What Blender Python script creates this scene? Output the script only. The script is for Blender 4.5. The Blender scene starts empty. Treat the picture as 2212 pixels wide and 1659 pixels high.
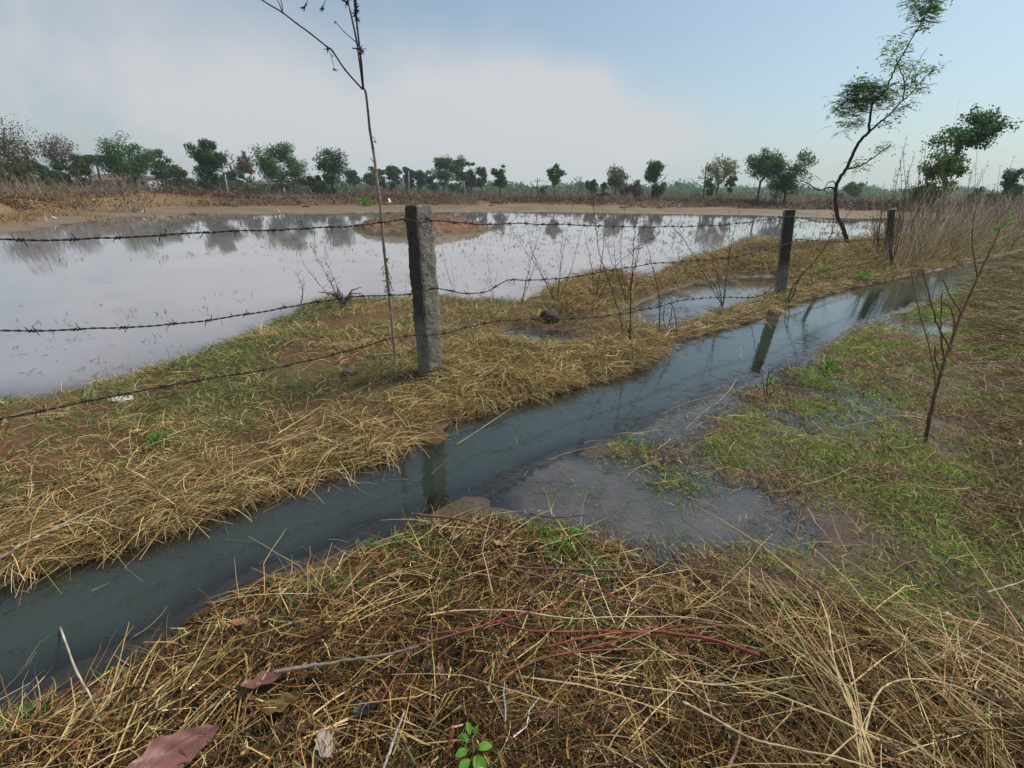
import bpy, math, random
import numpy as np
rng = np.random.default_rng(11)
random.seed(5)
D = bpy.data
sc = bpy.context.scene
# ------------------------------------------------------------------ camera
FPX, PITCH, ROLL, CH = 1040.0, math.radians(21.68), math.radians(0.8), 1.45
VF = np.array([0, math.cos(PITCH), -math.sin(PITCH)])
_R = np.array([1.0, 0, 0]); _U = np.array([0, math.sin(PITCH), math.cos(PITCH)])
VR = _R*math.cos(ROLL)+_U*math.sin(ROLL)
VU = _U*math.cos(ROLL)-_R*math.sin(ROLL)
from mathutils import Matrix, Vector
cam = D.objects.new('camera', D.cameras.new('camera')); sc.collection.objects.link(cam)
M = Matrix.Identity(4)
for i in range(3):
    M[i][0], M[i][1], M[i][2] = VR[i], VU[i], -VF[i]
M[2][3] = CH
cam.matrix_world = M
cam.data.sensor_width = 36.0; cam.data.lens = 36*FPX/2212
cam.data.clip_start = 0.02; cam.data.clip_end = 9000
sc.camera = cam
# ------------------------------------------------------------------ world
SUN_EL, SUN_AZ = math.radians(50), math.radians(62)     # azimuth from +Y towards +X
w = D.worlds.new("World"); sc.world = w; w.use_nodes = True
nt = w.node_tree; N = nt.nodes; L = nt.links
for n in list(N): N.remove(n)
out = N.new('ShaderNodeOutputWorld'); bg = N.new('ShaderNodeBackground'); L.new(bg.outputs[0], out.inputs[0])
bg.inputs[1].default_value = 0.1
sky = N.new('ShaderNodeTexSky'); sky.sky_type = 'NISHITA'; sky.sun_disc = False
sky.sun_elevation = SUN_EL; sky.sun_rotation = SUN_AZ
sky.air_density = 1.0; sky.dust_density = 2.0; sky.ozone_density = 2.0
tc = N.new('ShaderNodeTexCoord')
def mth(op, a, b=None, c=None, clamp=False):
    m = N.new('ShaderNodeMath'); m.operation = op; m.use_clamp = clamp
    for i, v in enumerate((a, b, c)):
        if v is None: continue
        if isinstance(v, (int, float)): m.inputs[i].default_value = v
        else: L.new(v, m.inputs[i])
    return m.outputs[0]
wn = N.new('ShaderNodeTexNoise'); wn.inputs['Scale'].default_value = 4.0; wn.inputs['Detail'].default_value = 9; wn.inputs['Roughness'].default_value = .6
L.new(tc.outputs['Generated'], wn.inputs['Vector'])
wn2 = N.new('ShaderNodeTexNoise'); wn2.inputs['Scale'].default_value = 1.6; wn2.inputs['Detail'].default_value = 4
L.new(tc.outputs['Generated'], wn2.inputs['Vector'])
sp = N.new('ShaderNodeSeparateXYZ'); L.new(tc.outputs['Generated'], sp.inputs[0])
az = mth('ARCTAN2', sp.outputs[0], sp.outputs[1]); el = mth('ARCSINE', sp.outputs[2])
az = mth('ADD', az, mth('MULTIPLY', mth('SUBTRACT', wn.outputs[0], 0.5), 0.35))
elw = mth('ADD', el, mth('MULTIPLY', mth('SUBTRACT', wn2.outputs[0], 0.5), 0.22))
def blob(a0, e0, ra, re, k):
    u = mth('DIVIDE', mth('SUBTRACT', az, a0), ra); v = mth('DIVIDE', mth('SUBTRACT', elw, e0), re)
    q = mth('ADD', mth('MULTIPLY', u, u), mth('MULTIPLY', v, v))
    return mth('MULTIPLY', mth('POWER', 2.71828, mth('MULTIPLY', q, -1.0)), k)
cl = None
for b in ((-0.50, 0.13, .34, .17, .55), (-0.62, 0.36, .22, .16, .30), (-0.02, 0.05, .30, .12, .50), (0.08, 0.17, .10, .07, .75), (-0.05, 0.14, .14, .09, .55), (-0.25, 0.10, .4, .12, .35), (0.22, 0.10, .16, .07, .55),
          (2.6, 0.7, .9, .5, .6), (-2.4, 0.9, 1.0, .5, .6)):
    v = blob(*b); cl = v if cl is None else mth('ADD', cl, v)
hz_ = mth('MULTIPLY', mth('POWER', 2.71828, mth('MULTIPLY', el, -6.0)), 0.42)
cl = mth('ADD', cl, mth('MULTIPLY', mth('SUBTRACT', wn.outputs[0], 0.5), 0.8))
ss = N.new('ShaderNodeMapRange'); ss.interpolation_type = 'SMOOTHSTEP'; L.new(cl, ss.inputs[0]); ss.inputs[1].default_value = .05; ss.inputs[2].default_value = .95; ss.inputs[3].default_value = 0; ss.inputs[4].default_value = .66
cl = mth('ADD', mth('ADD', ss.outputs[0], hz_), 0.16)
cl = mth('MINIMUM', mth('MAXIMUM', cl, 0.0), 0.93)
mx = N.new('ShaderNodeMix'); mx.data_type = 'RGBA'
L.new(cl, mx.inputs['Factor'])
skt = N.new('ShaderNodeMix'); skt.data_type = 'RGBA'; skt.blend_type = 'MULTIPLY'; skt.inputs['Factor'].default_value = 1
L.new(sky.outputs[0], skt.inputs['A']); skt.inputs['B'].default_value = (.70, .89, .90, 1)
L.new(skt.outputs['Result'], mx.inputs['A']); mx.inputs['B'].default_value = (5.05, 5.05, 5.2, 1)
L.new(mx.outputs['Result'], bg.inputs[0])
# ------------------------------------------------------------------ sun
sl = D.lights.new('sun', 'SUN'); sl.energy = 3.0; sl.angle = math.radians(14); sl.color = (1, .93, .83)
so = D.objects.new('sun', sl); sc.collection.objects.link(so)
sd_ = Vector((math.sin(SUN_AZ)*math.cos(SUN_EL), math.cos(SUN_AZ)*math.cos(SUN_EL), math.sin(SUN_EL)))
so.rotation_euler = sd_.to_track_quat('Z', 'Y').to_euler()
sc.view_settings.view_transform = 'Standard'; sc.view_settings.look = 'None'
sc.view_settings.exposure = 0.38; sc.view_settings.gamma = 1.0
sc.render.engine = 'CYCLES'
sc.cycles.use_denoising = True; sc.cycles.max_bounces = 6; sc.cycles.transparent_max_bounces = 12
sc.cycles.volume_bounces = 0; sc.cycles.diffuse_bounces = 3; sc.cycles.glossy_bounces = 2
# ------------------------------------------------------------------ pixel -> place
def ray(x, y): return VF*FPX + VR*(x-1106) + VU*(829.5-y)
def at_z(x, y, z=0.0):
    d = ray(x, y); return d*((z-CH)/d[2]) + np.array([0, 0, CH])
def at_Y(x, y, Y):
    d = ray(x, y); return d*(Y/d[1]) + np.array([0, 0, CH])
def zpoly(pts, z=0.0): return np.array([at_z(x, y, z)[:2] for x, y in pts])
P1 = at_z(930, 800, .08); P2 = at_z(1685, 632, .05)
FD = (P2-P1); FD[2] = 0; FD /= np.linalg.norm(FD); FN = np.array([-FD[1], FD[0], 0])
def at_fence(x, y, off=0.0):
    d = ray(x, y); o = np.array([0, 0, CH]); t = np.dot(P1+FN*off-o, FN)/np.dot(d, FN); return o+d*t
# ------------------------------------------------------------------ numpy helpers
_g = rng.random((8, 256, 256))
def vn(x, y, s, k=0):
    x = np.asarray(x, float)/s + 17.3*k; y = np.asarray(y, float)/s + 9.1*k; g = _g[k % 8]
    xi = np.floor(x).astype(int); yi = np.floor(y).astype(int); fx = x-xi; fy = y-yi
    fx = fx*fx*(3-2*fx); fy = fy*fy*(3-2*fy)
    a = g[xi % 256, yi % 256]; b = g[(xi+1) % 256, yi % 256]; c = g[xi % 256, (yi+1) % 256]; d = g[(xi+1) % 256, (yi+1) % 256]
    return (a*(1-fx)+b*fx)*(1-fy)+(c*(1-fx)+d*fx)*fy - .5
def fbm(x, y, s, k=0, o=3): return sum(vn(x, y, s/2**i, k+i)/2**i for i in range(o))
def inside(px, py, poly):
    r = np.zeros(np.shape(px), bool); n = len(poly)
    for i in range(n):
        x1, y1 = poly[i]; x2, y2 = poly[(i+1) % n]
        if y1 == y2: continue
        c = ((y1 > py) != (y2 > py)) & (px < (x2-x1)*(py-y1)/(y2-y1)+x1)
        r ^= c
    return r
def sdist(px, py, poly):
    d = np.full(np.shape(px), 1e18); n = len(poly)
    for i in range(n):
        x1, y1 = poly[i]; x2, y2 = poly[(i+1) % n]; ex, ey = x2-x1, y2-y1; q = ex*ex+ey*ey+1e-12
        t = np.clip(((px-x1)*ex+(py-y1)*ey)/q, 0, 1)
        d = np.minimum(d, (px-x1-t*ex)**2+(py-y1-t*ey)**2)
    d = np.sqrt(d); return np.where(inside(px, py, poly), -d, d)
def sstep(a, b, x):
    t = np.clip((x-a)/(b-a), 0, 1); return t*t*(3-2*t)
def lerp3(a, b, t): return a*(1-t[..., None])+b*t[..., None]
# ------------------------------------------------------------------ outlines
pond_near = [(-500, 990), (-250, 915), (0, 862), (100, 853), (180, 836), (280, 811), (360, 786), (420, 768), (480, 746), (540, 719), (580, 700), (612, 684),
             (645, 664), (700, 651), (780, 648), (870, 646), (960, 641), (1010, 650), (1100, 652), (1150, 643), (1190, 618), (1240, 600),
             (1290, 590), (1340, 601), (1390, 611), (1415, 592), (1445, 574), (1500, 561), (1545, 546), (1590, 530), (1640, 515), (1690, 520), (1730, 533), (1800, 524),
             (1870, 527), (1905, 516)]
pond_far = [(1990, 492), (2000, 478), (1900, 473), (1750, 469), (1600, 464), (1350, 460), (1100, 457), (900, 459), (700, 461), (500, 462), (400, 464), (314, 467), (240, 472),
            (176, 481), (100, 490), (0, 505), (-150, 535), (-500, 610)]
POND = zpoly(pond_near+pond_far)
ditch_up = [(-600, 1450), (-250, 1320), (0, 1250), (100, 1233), (250, 1195), (380, 1150), (480, 1108), (570, 1076), (700, 1045), (820, 1005), (885, 968), (905, 940), (950, 920), (1050, 892), (1100, 878),
            (1180, 855), (1260, 833), (1335, 815), (1400, 780), (1440, 746), (1480, 731), (1560, 711), (1640, 686), (1700, 664), (1760, 641), (1860, 617), (1960, 597), (2060, 574),
            (2150, 555), (2260, 530), (2450, 490)]
ditch_dn = [(2450, 520), (2260, 553), (2170, 580), (2100, 612), (2040, 640), (1921, 672), (1808, 730), (1720, 775), (1650, 812), (1560, 840), (1480, 880), (1400, 920), (1330, 948), (1180, 1020), (1080, 1065), (1000, 1088),
            (930, 1112), (860, 1142), (770, 1172), (690, 1222), (560, 1262), (420, 1335), (330, 1402), (200, 1462), (60, 1512), (-50, 1550), (-300, 1640), (-700, 1760)]
DITCH = zpoly(ditch_up+ditch_dn)
SEEP = [zpoly(p) for p in (
    [(980, 1065), (1160, 985), (1310, 912), (1380, 880), (1480, 835), (1600, 800), (1680, 800), (1640, 850), (1560, 880), (1500, 930), (1500, 985), (1560, 1050), (1680, 1075), (1760, 1120), (1770, 1180), (1670, 1225), (1520, 1240), (1400, 1200), (1250, 1150), (1130, 1130), (1040, 1115)],
    [(1690, 835), (1780, 815), (1850, 828), (1910, 850), (1975, 872), (1990, 897), (1900, 903), (1820, 915), (1760, 950), (1700, 930), (1650, 900), (1640, 860)],
    [(1325, 684), (1410, 640), (1500, 610), (1580, 600), (1680, 596), (1705, 622), (1610, 658), (1530, 688), (1480, 708), (1430, 716), (1370, 695)],
    [(1045, 718), (1110, 703), (1200, 712), (1270, 735), (1240, 755), (1130, 748)],
    [(1880, 690), (1960, 672), (2040, 690), (2080, 715), (2010, 730), (1920, 715)],
    [(1560, 760), (1650, 730), (1760, 730), (1700, 780), (1640, 815), (1560, 842), (1500, 862)])]
EMB = zpoly([(-2200, 560), (-500, 500), (0, 470), (150, 459), (300, 453), (400, 450), (700, 447), (1100, 444), (1500, 450), (1900, 459), (2400, 480), (3300, 520)])
EMB = np.vstack([[[-900, EMB[0][1]-40]], EMB, [[900, EMB[-1][1]-40], [900, -900], [-900, -900]]])
FGP = zpoly([(-900, 1850), (0, 1560), (200, 1490), (420, 1360), (560, 1290), (690, 1250), (780, 1190), (870, 1150), (1000, 1125), (1130, 1140), (1250, 1170), (1420, 1225), (1560, 1250), (1680, 1300),
             (1850, 1340), (2000, 1375), (2212, 1430), (2700, 1560), (4500, 2300), (4500, 6000), (1106, 9000), (-2500, 6000)])
RHEAP = zpoly([(2090, 575), (2260, 548), (2700, 500), (3600, 600), (3600, 1500), (2700, 1450), (2212, 1290), (2140, 1150), (2100, 960), (2110, 800), (2080, 660)])
TUFT = zpoly([(960, 810), (1000, 770), (1100, 755), (1250, 765), (1340, 745), (1420, 735), (1445, 752), (1400, 788), (1340, 818), (1250, 838), (1100, 880), (990, 900), (930, 880)])
RIDGE = zpoly([(1180, 655), (1240, 615), (1300, 600), (1400, 618), (1450, 585), (1540, 560), (1640, 530), (1720, 545), (1860, 535), (2000, 520), (2200, 500), (2200, 520), (1900, 590), (1720, 630), (1690, 600), (1560, 600), (1420, 640), (1330, 680), (1250, 700), (1180, 690)])
def height(x, y, full=False):
    dp = sdist(x, y, POND); dd = sdist(x, y, DITCH)
    ds = np.full(np.shape(x), 1e9)
    for p in SEEP: ds = np.minimum(ds, sdist(x, y, p))
    wob = fbm(x, y, .5, 1)*.10 + vn(x, y, .12, 3)*.05
    near = np.exp(-np.hypot(x, y)/25)
    dp2 = dp + wob*(1+3*(y > 12)); dd2 = dd + wob*1.1; ds2 = ds + wob*1.1
    d = np.minimum(np.minimum(dp2, dd2), 1e9)
    right = sstep(0, .6, (x*0.62-(y-2.2)*.78+.6)) * sstep(.9, 1.6, y+.4*x)
    B = .10 + .05*fbm(x, y, 1.5, 2) - .06*right
    land = B*(1-np.exp(-np.maximum(d, 0)/.30))
    ls = 1-np.exp(-np.maximum(ds2, 0)/.28)
    land = land*(.15+.85*ls)
    fg = sstep(0.05, -.35, sdist(x, y, FGP)); land = land + .025*fg
    rh = sstep(.1, -1.0, sdist(x, y, RHEAP)); land = land + .22*rh
    tf = sstep(.05, -.25, sdist(x, y, TUFT)); land = land + .03*tf
    rg = sstep(.1, -.8, sdist(x, y, RIDGE)); land = land + .12*rg
    land = land + (fbm(x, y, .3, 4)*.045 + vn(x, y, .06, 2)*.014)*near
    shallow = -.012 + fbm(x, y, .35, 5)*.035 + vn(x, y, .08, 6)*.012
    w_ = sstep(.04, -.12, ds2); land = land*(1-w_)+shallow*w_
    # far side of the pond: mud flat, embankment, fields
    de = sdist(x, y, EMB)
    far = sstep(8, 14, y-.15*x)*(dp > 0)*(sdist(x, y, RIDGE) > 1.5)
    sc_ = np.clip((np.hypot(x, y))/60, .35, 2)
    flat = .03+.10*(1-np.exp(-np.maximum(dp2, 0)/8))+fbm(x, y, 3, 6)*.05
    ridge = sstep(0, 2.2, de/sc_)*.72 + fbm(x, y, 5, 2)*.42*sstep(0, 3, de) + fbm(x, y, 1.2, 4)*.14*sstep(0, 2, de)
    ridge = ridge - .30*sstep(6, 12, de/sc_)
    ridge = ridge + 1.0*sstep(150, 420, de)
    fz = flat + np.maximum(ridge, 0)*(de > 0)
    land = land*(1-far)+fz*far
    pd = -.22*(1-np.exp(np.minimum(dp2, 0)/1.6)) - .01
    ddp = -.24*(1-np.exp(np.minimum(dd2+.10, 0)/.20))-.022*(1-np.exp(np.minimum(dd2, 0)/.05))
    h = np.where(dp2 < 0, pd+vn(x, y, .3, 1)*.02, land)
    h = np.where(dd2 < 0, np.minimum(ddp, h if False else ddp+vn(x, y, .1, 2)*.01), h)
    if full: return h, dp2, dd2, ds2, far, de, fg, rh, right, rg
    return h
# tensor grid
def axis(lo, hi, step, far, n):
    c = np.arange(lo, hi, step); g = (far/step/n)
    def ext(s, e):
        q = np.geomspace(step, abs(e-s), n) if False else s+np.sign(e-s)*np.cumsum(np.geomspace(step*1.1, abs(e-s)*.06, n))
        return q
    a = ext(c[0], -far); b = ext(c[-1], far); return np.concatenate([a[::-1], c, b])
gx = axis(-5.5, 11.0, .045, 640, 115); gy0 = np.arange(.2, 10, .045)
gy = np.concatenate([[-300, -180, -90, -40, -20, -6, -2, -.8, -.2], gy0, gy0[-1]+np.cumsum(np.geomspace(.05, 38, 170))])
GX, GY = np.meshgrid(gx, gy, indexing='ij')
H, DP, DDI, DS, FAR, DE, FGm, RHm, RIm, RGm = height(GX, GY, True)
_ix = lambda v: np.clip(np.searchsorted(gx, v)-1, 0, len(gx)-2)
_iy = lambda v: np.clip(np.searchsorted(gy, v)-1, 0, len(gy)-2)
def hz(x, y):
    x = np.asarray(x, float); y = np.asarray(y, float); i = _ix(x); j = _iy(y)
    fx = np.clip((x-gx[i])/(gx[i+1]-gx[i]), 0, 1); fy = np.clip((y-gy[j])/(gy[j+1]-gy[j]), 0, 1)
    return (H[i, j]*(1-fx)+H[i+1, j]*fx)*(1-fy)+(H[i, j+1]*(1-fx)+H[i+1, j+1]*fx)*fy
def gpt(px, py, up=0.0):
    z = 0.05
    for _ in range(6):
        p = at_z(px, py, z+up); z = float(hz(p[0], p[1]))
    return np.array([p[0], p[1], z])
# ------------------------------------------------------------------ materials
def mat(name):
    m = D.materials.new(name); m.use_nodes = True; n = m.node_tree.nodes; b = n['Principled BSDF']; return m, n, m.node_tree.links, b
def simple(name, col, rough=.8, var=.35, scale=20.0, bump=0.0, metal=0.0, bscale=60):
    m, n, l, b = mat(name)
    t = n.new('ShaderNodeTexNoise'); t.inputs['Scale'].default_value = scale; t.inputs['Detail'].default_value = 5
    co = n.new('ShaderNodeTexCoord'); l.new(co.outputs['Object'], t.inputs['Vector'])
    r = n.new('ShaderNodeValToRGB'); l.new(t.outputs[0], r.inputs[0])
    r.color_ramp.elements[0].position = .3; r.color_ramp.elements[1].position = .7
    r.color_ramp.elements[0].color = tuple(c*(1-var) for c in col)+(1,)
    r.color_ramp.elements[1].color = tuple(min(1, c*(1+var)) for c in col)+(1,)
    l.new(r.outputs[0], b.inputs['Base Color']); b.inputs['Roughness'].default_value = rough; b.inputs['Metallic'].default_value = metal
    if bump:
        t2 = n.new('ShaderNodeTexNoise'); t2.inputs['Scale'].default_value = bscale; t2.inputs['Detail'].default_value = 6; l.new(co.outputs['Object'], t2.inputs['Vector'])
        bp = n.new('ShaderNodeBump'); bp.inputs['Strength'].default_value = bump; bp.inputs['Distance'].default_value = .01
        l.new(t2.outputs[0], bp.inputs['Height']); l.new(bp.outputs[0], b.inputs['Normal'])
    return m
def veg(name, trans=.25, rough=.6, spec=.3):
    m, n, l, b = mat(name)
    a = n.new('ShaderNodeAttribute'); a.attribute_name = 'Col'
    l.new(a.outputs['Color'], b.inputs['Base Color']); b.inputs['Roughness'].default_value = rough
    b.inputs['Specular IOR Level'].default_value = spec
    if trans:
        tr = n.new('ShaderNodeBsdfTranslucent'); l.new(a.outputs['Color'], tr.inputs[0])
        mx = n.new('ShaderNodeMixShader'); mx.inputs[0].default_value = trans
        l.new(b.outputs[0], mx.inputs[1]); l.new(tr.outputs[0], mx.inputs[2]); l.new(mx.outputs[0], n['Material Output'].inputs[0])
    return m
M_STRAW = veg('dry_straw', .15, .55, .22); M_LEAF = veg('leaf', .45); M_BARK = veg('bark', 0, .85)
# ------------------------------------------------------------------ mesh building
def newmesh(name, V, Fq=None, Ft=None, col=None, smooth=False):
    V = np.asarray(V, np.float32); me = D.meshes.new(name); me.vertices.add(len(V)); me.vertices.foreach_set('co', V.ravel())
    fq = np.zeros((0, 4), np.int32) if Fq is None else np.asarray(Fq, np.int32).reshape(-1, 4)
    ft = np.zeros((0, 3), np.int32) if Ft is None else np.asarray(Ft, np.int32).reshape(-1, 3)
    me.loops.add(fq.size+ft.size); me.loops.foreach_set('vertex_index', np.concatenate([fq.ravel(), ft.ravel()]))
    me.polygons.add(len(fq)+len(ft))
    st = np.concatenate([np.arange(len(fq))*4, fq.size+np.arange(len(ft))*3]).astype(np.int32)
    me.polygons.foreach_set('loop_start', st)
    me.update(calc_edges=True)
    me.polygons.foreach_set('use_smooth', np.full(len(fq)+len(ft), smooth))
    if col is not None:
        a = me.color_attributes.new('Col', 'FLOAT_COLOR', 'POINT'); c = np.ones((len(V), 4), np.float32); c[:, :3] = col
        a.data.foreach_set('color', c.ravel())
    return me
def tag(o, label=None, cat=None, group=None, kind=None):
    if label: o['label'] = label
    if cat: o['category'] = cat
    if group: o['group'] = group
    if kind: o['kind'] = kind
    return o
def obj(name, me, m, parent=None, loc=None):
    o = D.objects.new(name, me); sc.collection.objects.link(o)
    if me is not None and m is not None and not me.materials: me.materials.append(m)
    if parent is not None: o.parent = parent
    if loc is not None: o.location = loc
    return o
def empty(name, loc, label, cat, group=None):
    o = D.objects.new(name, None); sc.collection.objects.link(o); o.location = loc; o.empty_display_size = .1
    return tag(o, label, cat, group)
class MB:
    def __init__(s): s.V = []; s.Q = []; s.T = []; s.C = []; s.n = 0
    def add(s, V, Q=None, T=None, c=(.3, .3, .3)):
        V = np.asarray(V, float); c = np.asarray(c, float)
        if c.ndim == 1: c = np.tile(c, (len(V), 1))
        if Q is not None and len(Q): s.Q.append(np.asarray(Q)+s.n)
        if T is not None and len(T): s.T.append(np.asarray(T)+s.n)
        s.V.append(V); s.C.append(c); s.n += len(V)
    def tube(s, P, R, k=6, c=(.3, .3, .3)):
        P = np.asarray(P, float); n = len(P); R = np.full(n, R) if np.isscalar(R) else np.asarray(R, float)
        t = np.gradient(P, axis=0); t /= np.linalg.norm(t, axis=1)[:, None]+1e-12
        ref = np.array([0, 0, 1.0]) if abs(t[0][2]) < .8 else np.array([1.0, 0, 0])
        a = np.cross(t, ref); a /= np.linalg.norm(a, axis=1)[:, None]+1e-12; b = np.cross(t, a)
        th = np.arange(k)*2*np.pi/k
        V = P[:, None, :]+R[:, None, None]*(a[:, None, :]*np.cos(th)[None, :, None]+b[:, None, :]*np.sin(th)[None, :, None])
        i = np.arange(n-1)[:, None]*k; j = np.arange(k)[None, :]; j2 = (j+1) % k
        Q = np.stack([i+j, i+j2, i+k+j2, i+k+j], -1).reshape(-1, 4)
        cc = c if np.ndim(c) == 1 else np.repeat(c, k, 0)
        V = np.vstack([V.reshape(-1, 3), P[0], P[-1]])
        if np.ndim(c) != 1: cc = np.vstack([cc, cc[0], cc[-1]])
        T = [(n*k, (q+1) % k, q) for q in range(k)]+[(n*k+1, (n-1)*k+q, (n-1)*k+(q+1) % k) for q in range(k)]
        s.add(V, Q, T, cc)
    def mesh(s, name, origin=(0, 0, 0), smooth=True):
        V = np.vstack(s.V)-np.asarray(origin); return newmesh(name, V, np.vstack(s.Q) if s.Q else None, np.vstack(s.T) if s.T else None, np.vstack(s.C), smooth)
    def build(s, name, m, parent=None, origin=(0, 0, 0), loc=None, smooth=True):
        return obj(name, s.mesh(name, origin, smooth), m, parent, loc)
def spline(P, n=8):
    P = np.asarray(P, float)
    if len(P) < 3: return np.array([P[0]+(P[-1]-P[0])*t for t in np.linspace(0, 1, n+1)])
    Q = np.vstack([2*P[0]-P[1], P, 2*P[-1]-P[-2]]); o = []
    for i in range(1, len(Q)-2):
        for t in np.arange(n)/n:
            a, b, c, d = Q[i-1], Q[i], Q[i+1], Q[i+2]
            o.append(.5*((2*b)+(-a+c)*t+(2*a-5*b+4*c-d)*t*t+(-a+3*b-3*c+d)*t**3))
    o.append(P[-1]); return np.array(o)
def ribbons(p, azm, e0, e1, ln, wd, col, seg=3, twist=None, taper=.35, kink=0.0, wander=0.0):
    """grass blades: p (n,3), start and end elevation of the growing direction, one colour each"""
    n = len(p); P = np.zeros((n, seg+1, 3)); P[:, 0] = p; S = np.zeros((n, seg+1, 3))
    a = np.array(azm, float); roll = rng.uniform(-1.3, 1.3, n) if twist is None else twist
    for s in range(seg):
        t = (s+.5)/seg; e = e0+(e1-e0)*t
        d = np.stack([np.cos(e)*np.sin(a), np.cos(e)*np.cos(a), np.sin(e)], -1)
        P[:, s+1] = P[:, s]+d*(ln/seg)[:, None]
        sd = np.stack([np.cos(a), -np.sin(a), 0*a], -1); nn = np.cross(d, sd)
        S[:, s] += sd*np.cos(roll)[:, None]+nn*np.sin(roll)[:, None]
        if s == seg-1: S[:, s+1] = S[:, s]
        a = a+rng.normal(0, wander+1e-6, n)
        if kink: a = a+np.where(rng.random(n) < .25, rng.normal(0, kink, n), 0)
    wt = np.linspace(1, taper, seg+1)[None, :, None]*(wd*.5)[:, None, None]
    A = P-S*wt; B = P+S*wt
    V = np.stack([A, B], 2).reshape(n, -1, 3); k = 2*(seg+1)
    b = np.arange(n)[:, None]*k; j = np.arange(seg)[None, :]*2
    Q = np.stack([b+j, b+j+1, b+j+3, b+j+2], -1).reshape(-1, 4)
    return V.reshape(-1, 3), Q, np.repeat(col, k, 0)
class RB:
    def __init__(s): s.p = []
    def add(s, *a, **k): s.p.append(ribbons(*a, **k))
    def build(s, name, m, label=None, cat=None, parent=None, kind='stuff'):
        n = 0; V = []; Q = []; C = []
        for v, q, c in s.p: V.append(v); Q.append(q+n); C.append(c); n += len(v)
        o = obj(name, newmesh(name, np.vstack(V), np.vstack(Q), None, np.vstack(C)), m, parent)
        if label: tag(o, label, cat, None, kind)
        return o
def pal(n, cols, wts, var=.22):
    c = np.array(cols)[rng.choice(len(cols), n, p=np.array(wts)/sum(wts))]
    return np.clip(c*rng.lognormal(0, var, (n, 1))*rng.lognormal(0, .05, (n, 3)), .004, .85)
# ------------------------------------------------------------------ ground
mud = np.array([.075, .058, .045]); soil = np.array([.12, .062, .030]); dark = np.array([.045, .025, .013])
flatc = np.array([.195, .14, .083]); embc = np.array([.065, .036, .02]); fieldc = np.array([.12, .078, .042]); olive = np.array([.11, .10, .035])
n1 = fbm(GX, GY, .6, 1)+.5; n2 = fbm(GX, GY, .15, 3)+.5; nf = fbm(GX, GY, 6, 2)+.5; nf2 = fbm(GX, GY, 1.5, 5)+.5
C = lerp3(np.broadcast_to(soil, GX.shape+(3,)), dark, np.clip(n2, 0, 1)*.8)
C = lerp3(C, olive, sstep(.4, .7, n1)*.5*(1-FGm))
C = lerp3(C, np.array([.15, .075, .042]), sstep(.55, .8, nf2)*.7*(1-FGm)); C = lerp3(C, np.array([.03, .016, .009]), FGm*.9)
C = lerp3(C, mud*.9, np.clip(RIm, 0, 1)*(1-FGm)*.7)
wet = sstep(.03, -.005, H)*(1-FAR); C = lerp3(C, mud, wet*.9); C = lerp3(C, np.array([.23, .155, .11]), sstep(.0, -.02, H)*(DDI < .15)*(1-FAR)*np.clip(.75+vn(GX, GY, .2, 3), 0, 1)); C = lerp3(C, np.array([.17, .125, .09]), sstep(0, -.015, H)*(DS < 0)*(DDI > .1)*.7)
fc = lerp3(np.broadcast_to(flatc, GX.shape+(3,)), flatc*.72, sstep(.35, .75, nf2))
fc = lerp3(fc, np.array([.20, .15, .10]), sstep(4, 0, DP)*.6)
em = lerp3(np.broadcast_to(embc, GX.shape+(3,)), fieldc*1.1, sstep(.35, .7, nf))
em = lerp3(em, fieldc, sstep(8, 14, DE)); em = lerp3(em, embc, sstep(.5, .8, nf2)*.6)
em = lerp3(em, np.array([.27, .175, .075]), sstep(-17, -24, GX)*sstep(45, 30, GY))
fc = lerp3(fc, em, sstep(-.3, .8, DE)); fc = lerp3(fc, np.array([.10, .12, .06]), sstep(200, 400, DE))
C = lerp3(C, fc, FAR)
ni, nj = GX.shape
idx = np.arange(ni*nj).reshape(ni, nj)
Q = np.stack([idx[:-1, :-1], idx[1:, :-1], idx[1:, 1:], idx[:-1, 1:]], -1)
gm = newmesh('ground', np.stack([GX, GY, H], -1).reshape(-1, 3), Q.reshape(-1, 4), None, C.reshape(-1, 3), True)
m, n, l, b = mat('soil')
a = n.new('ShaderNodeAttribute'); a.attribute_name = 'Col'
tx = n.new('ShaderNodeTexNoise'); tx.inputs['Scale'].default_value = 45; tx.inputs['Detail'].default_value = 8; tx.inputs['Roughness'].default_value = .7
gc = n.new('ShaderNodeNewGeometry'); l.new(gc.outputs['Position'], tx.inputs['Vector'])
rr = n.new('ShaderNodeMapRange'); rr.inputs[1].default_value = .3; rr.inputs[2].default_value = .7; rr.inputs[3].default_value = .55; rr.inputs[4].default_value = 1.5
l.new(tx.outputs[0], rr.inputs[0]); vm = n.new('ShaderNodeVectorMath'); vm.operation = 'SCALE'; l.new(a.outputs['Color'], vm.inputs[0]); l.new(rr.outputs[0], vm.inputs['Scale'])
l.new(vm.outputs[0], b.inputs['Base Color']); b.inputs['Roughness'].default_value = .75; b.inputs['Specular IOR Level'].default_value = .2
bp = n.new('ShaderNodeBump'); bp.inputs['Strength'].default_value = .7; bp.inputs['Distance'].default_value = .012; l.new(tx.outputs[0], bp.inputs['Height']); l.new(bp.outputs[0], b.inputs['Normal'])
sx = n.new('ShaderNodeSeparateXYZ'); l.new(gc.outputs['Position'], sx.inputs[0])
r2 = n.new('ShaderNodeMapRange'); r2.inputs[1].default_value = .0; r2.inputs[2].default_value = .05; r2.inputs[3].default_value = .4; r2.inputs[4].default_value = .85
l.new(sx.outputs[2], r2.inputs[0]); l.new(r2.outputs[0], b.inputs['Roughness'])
tag(obj('ground', gm, m), None, None, None, 'structure')
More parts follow.
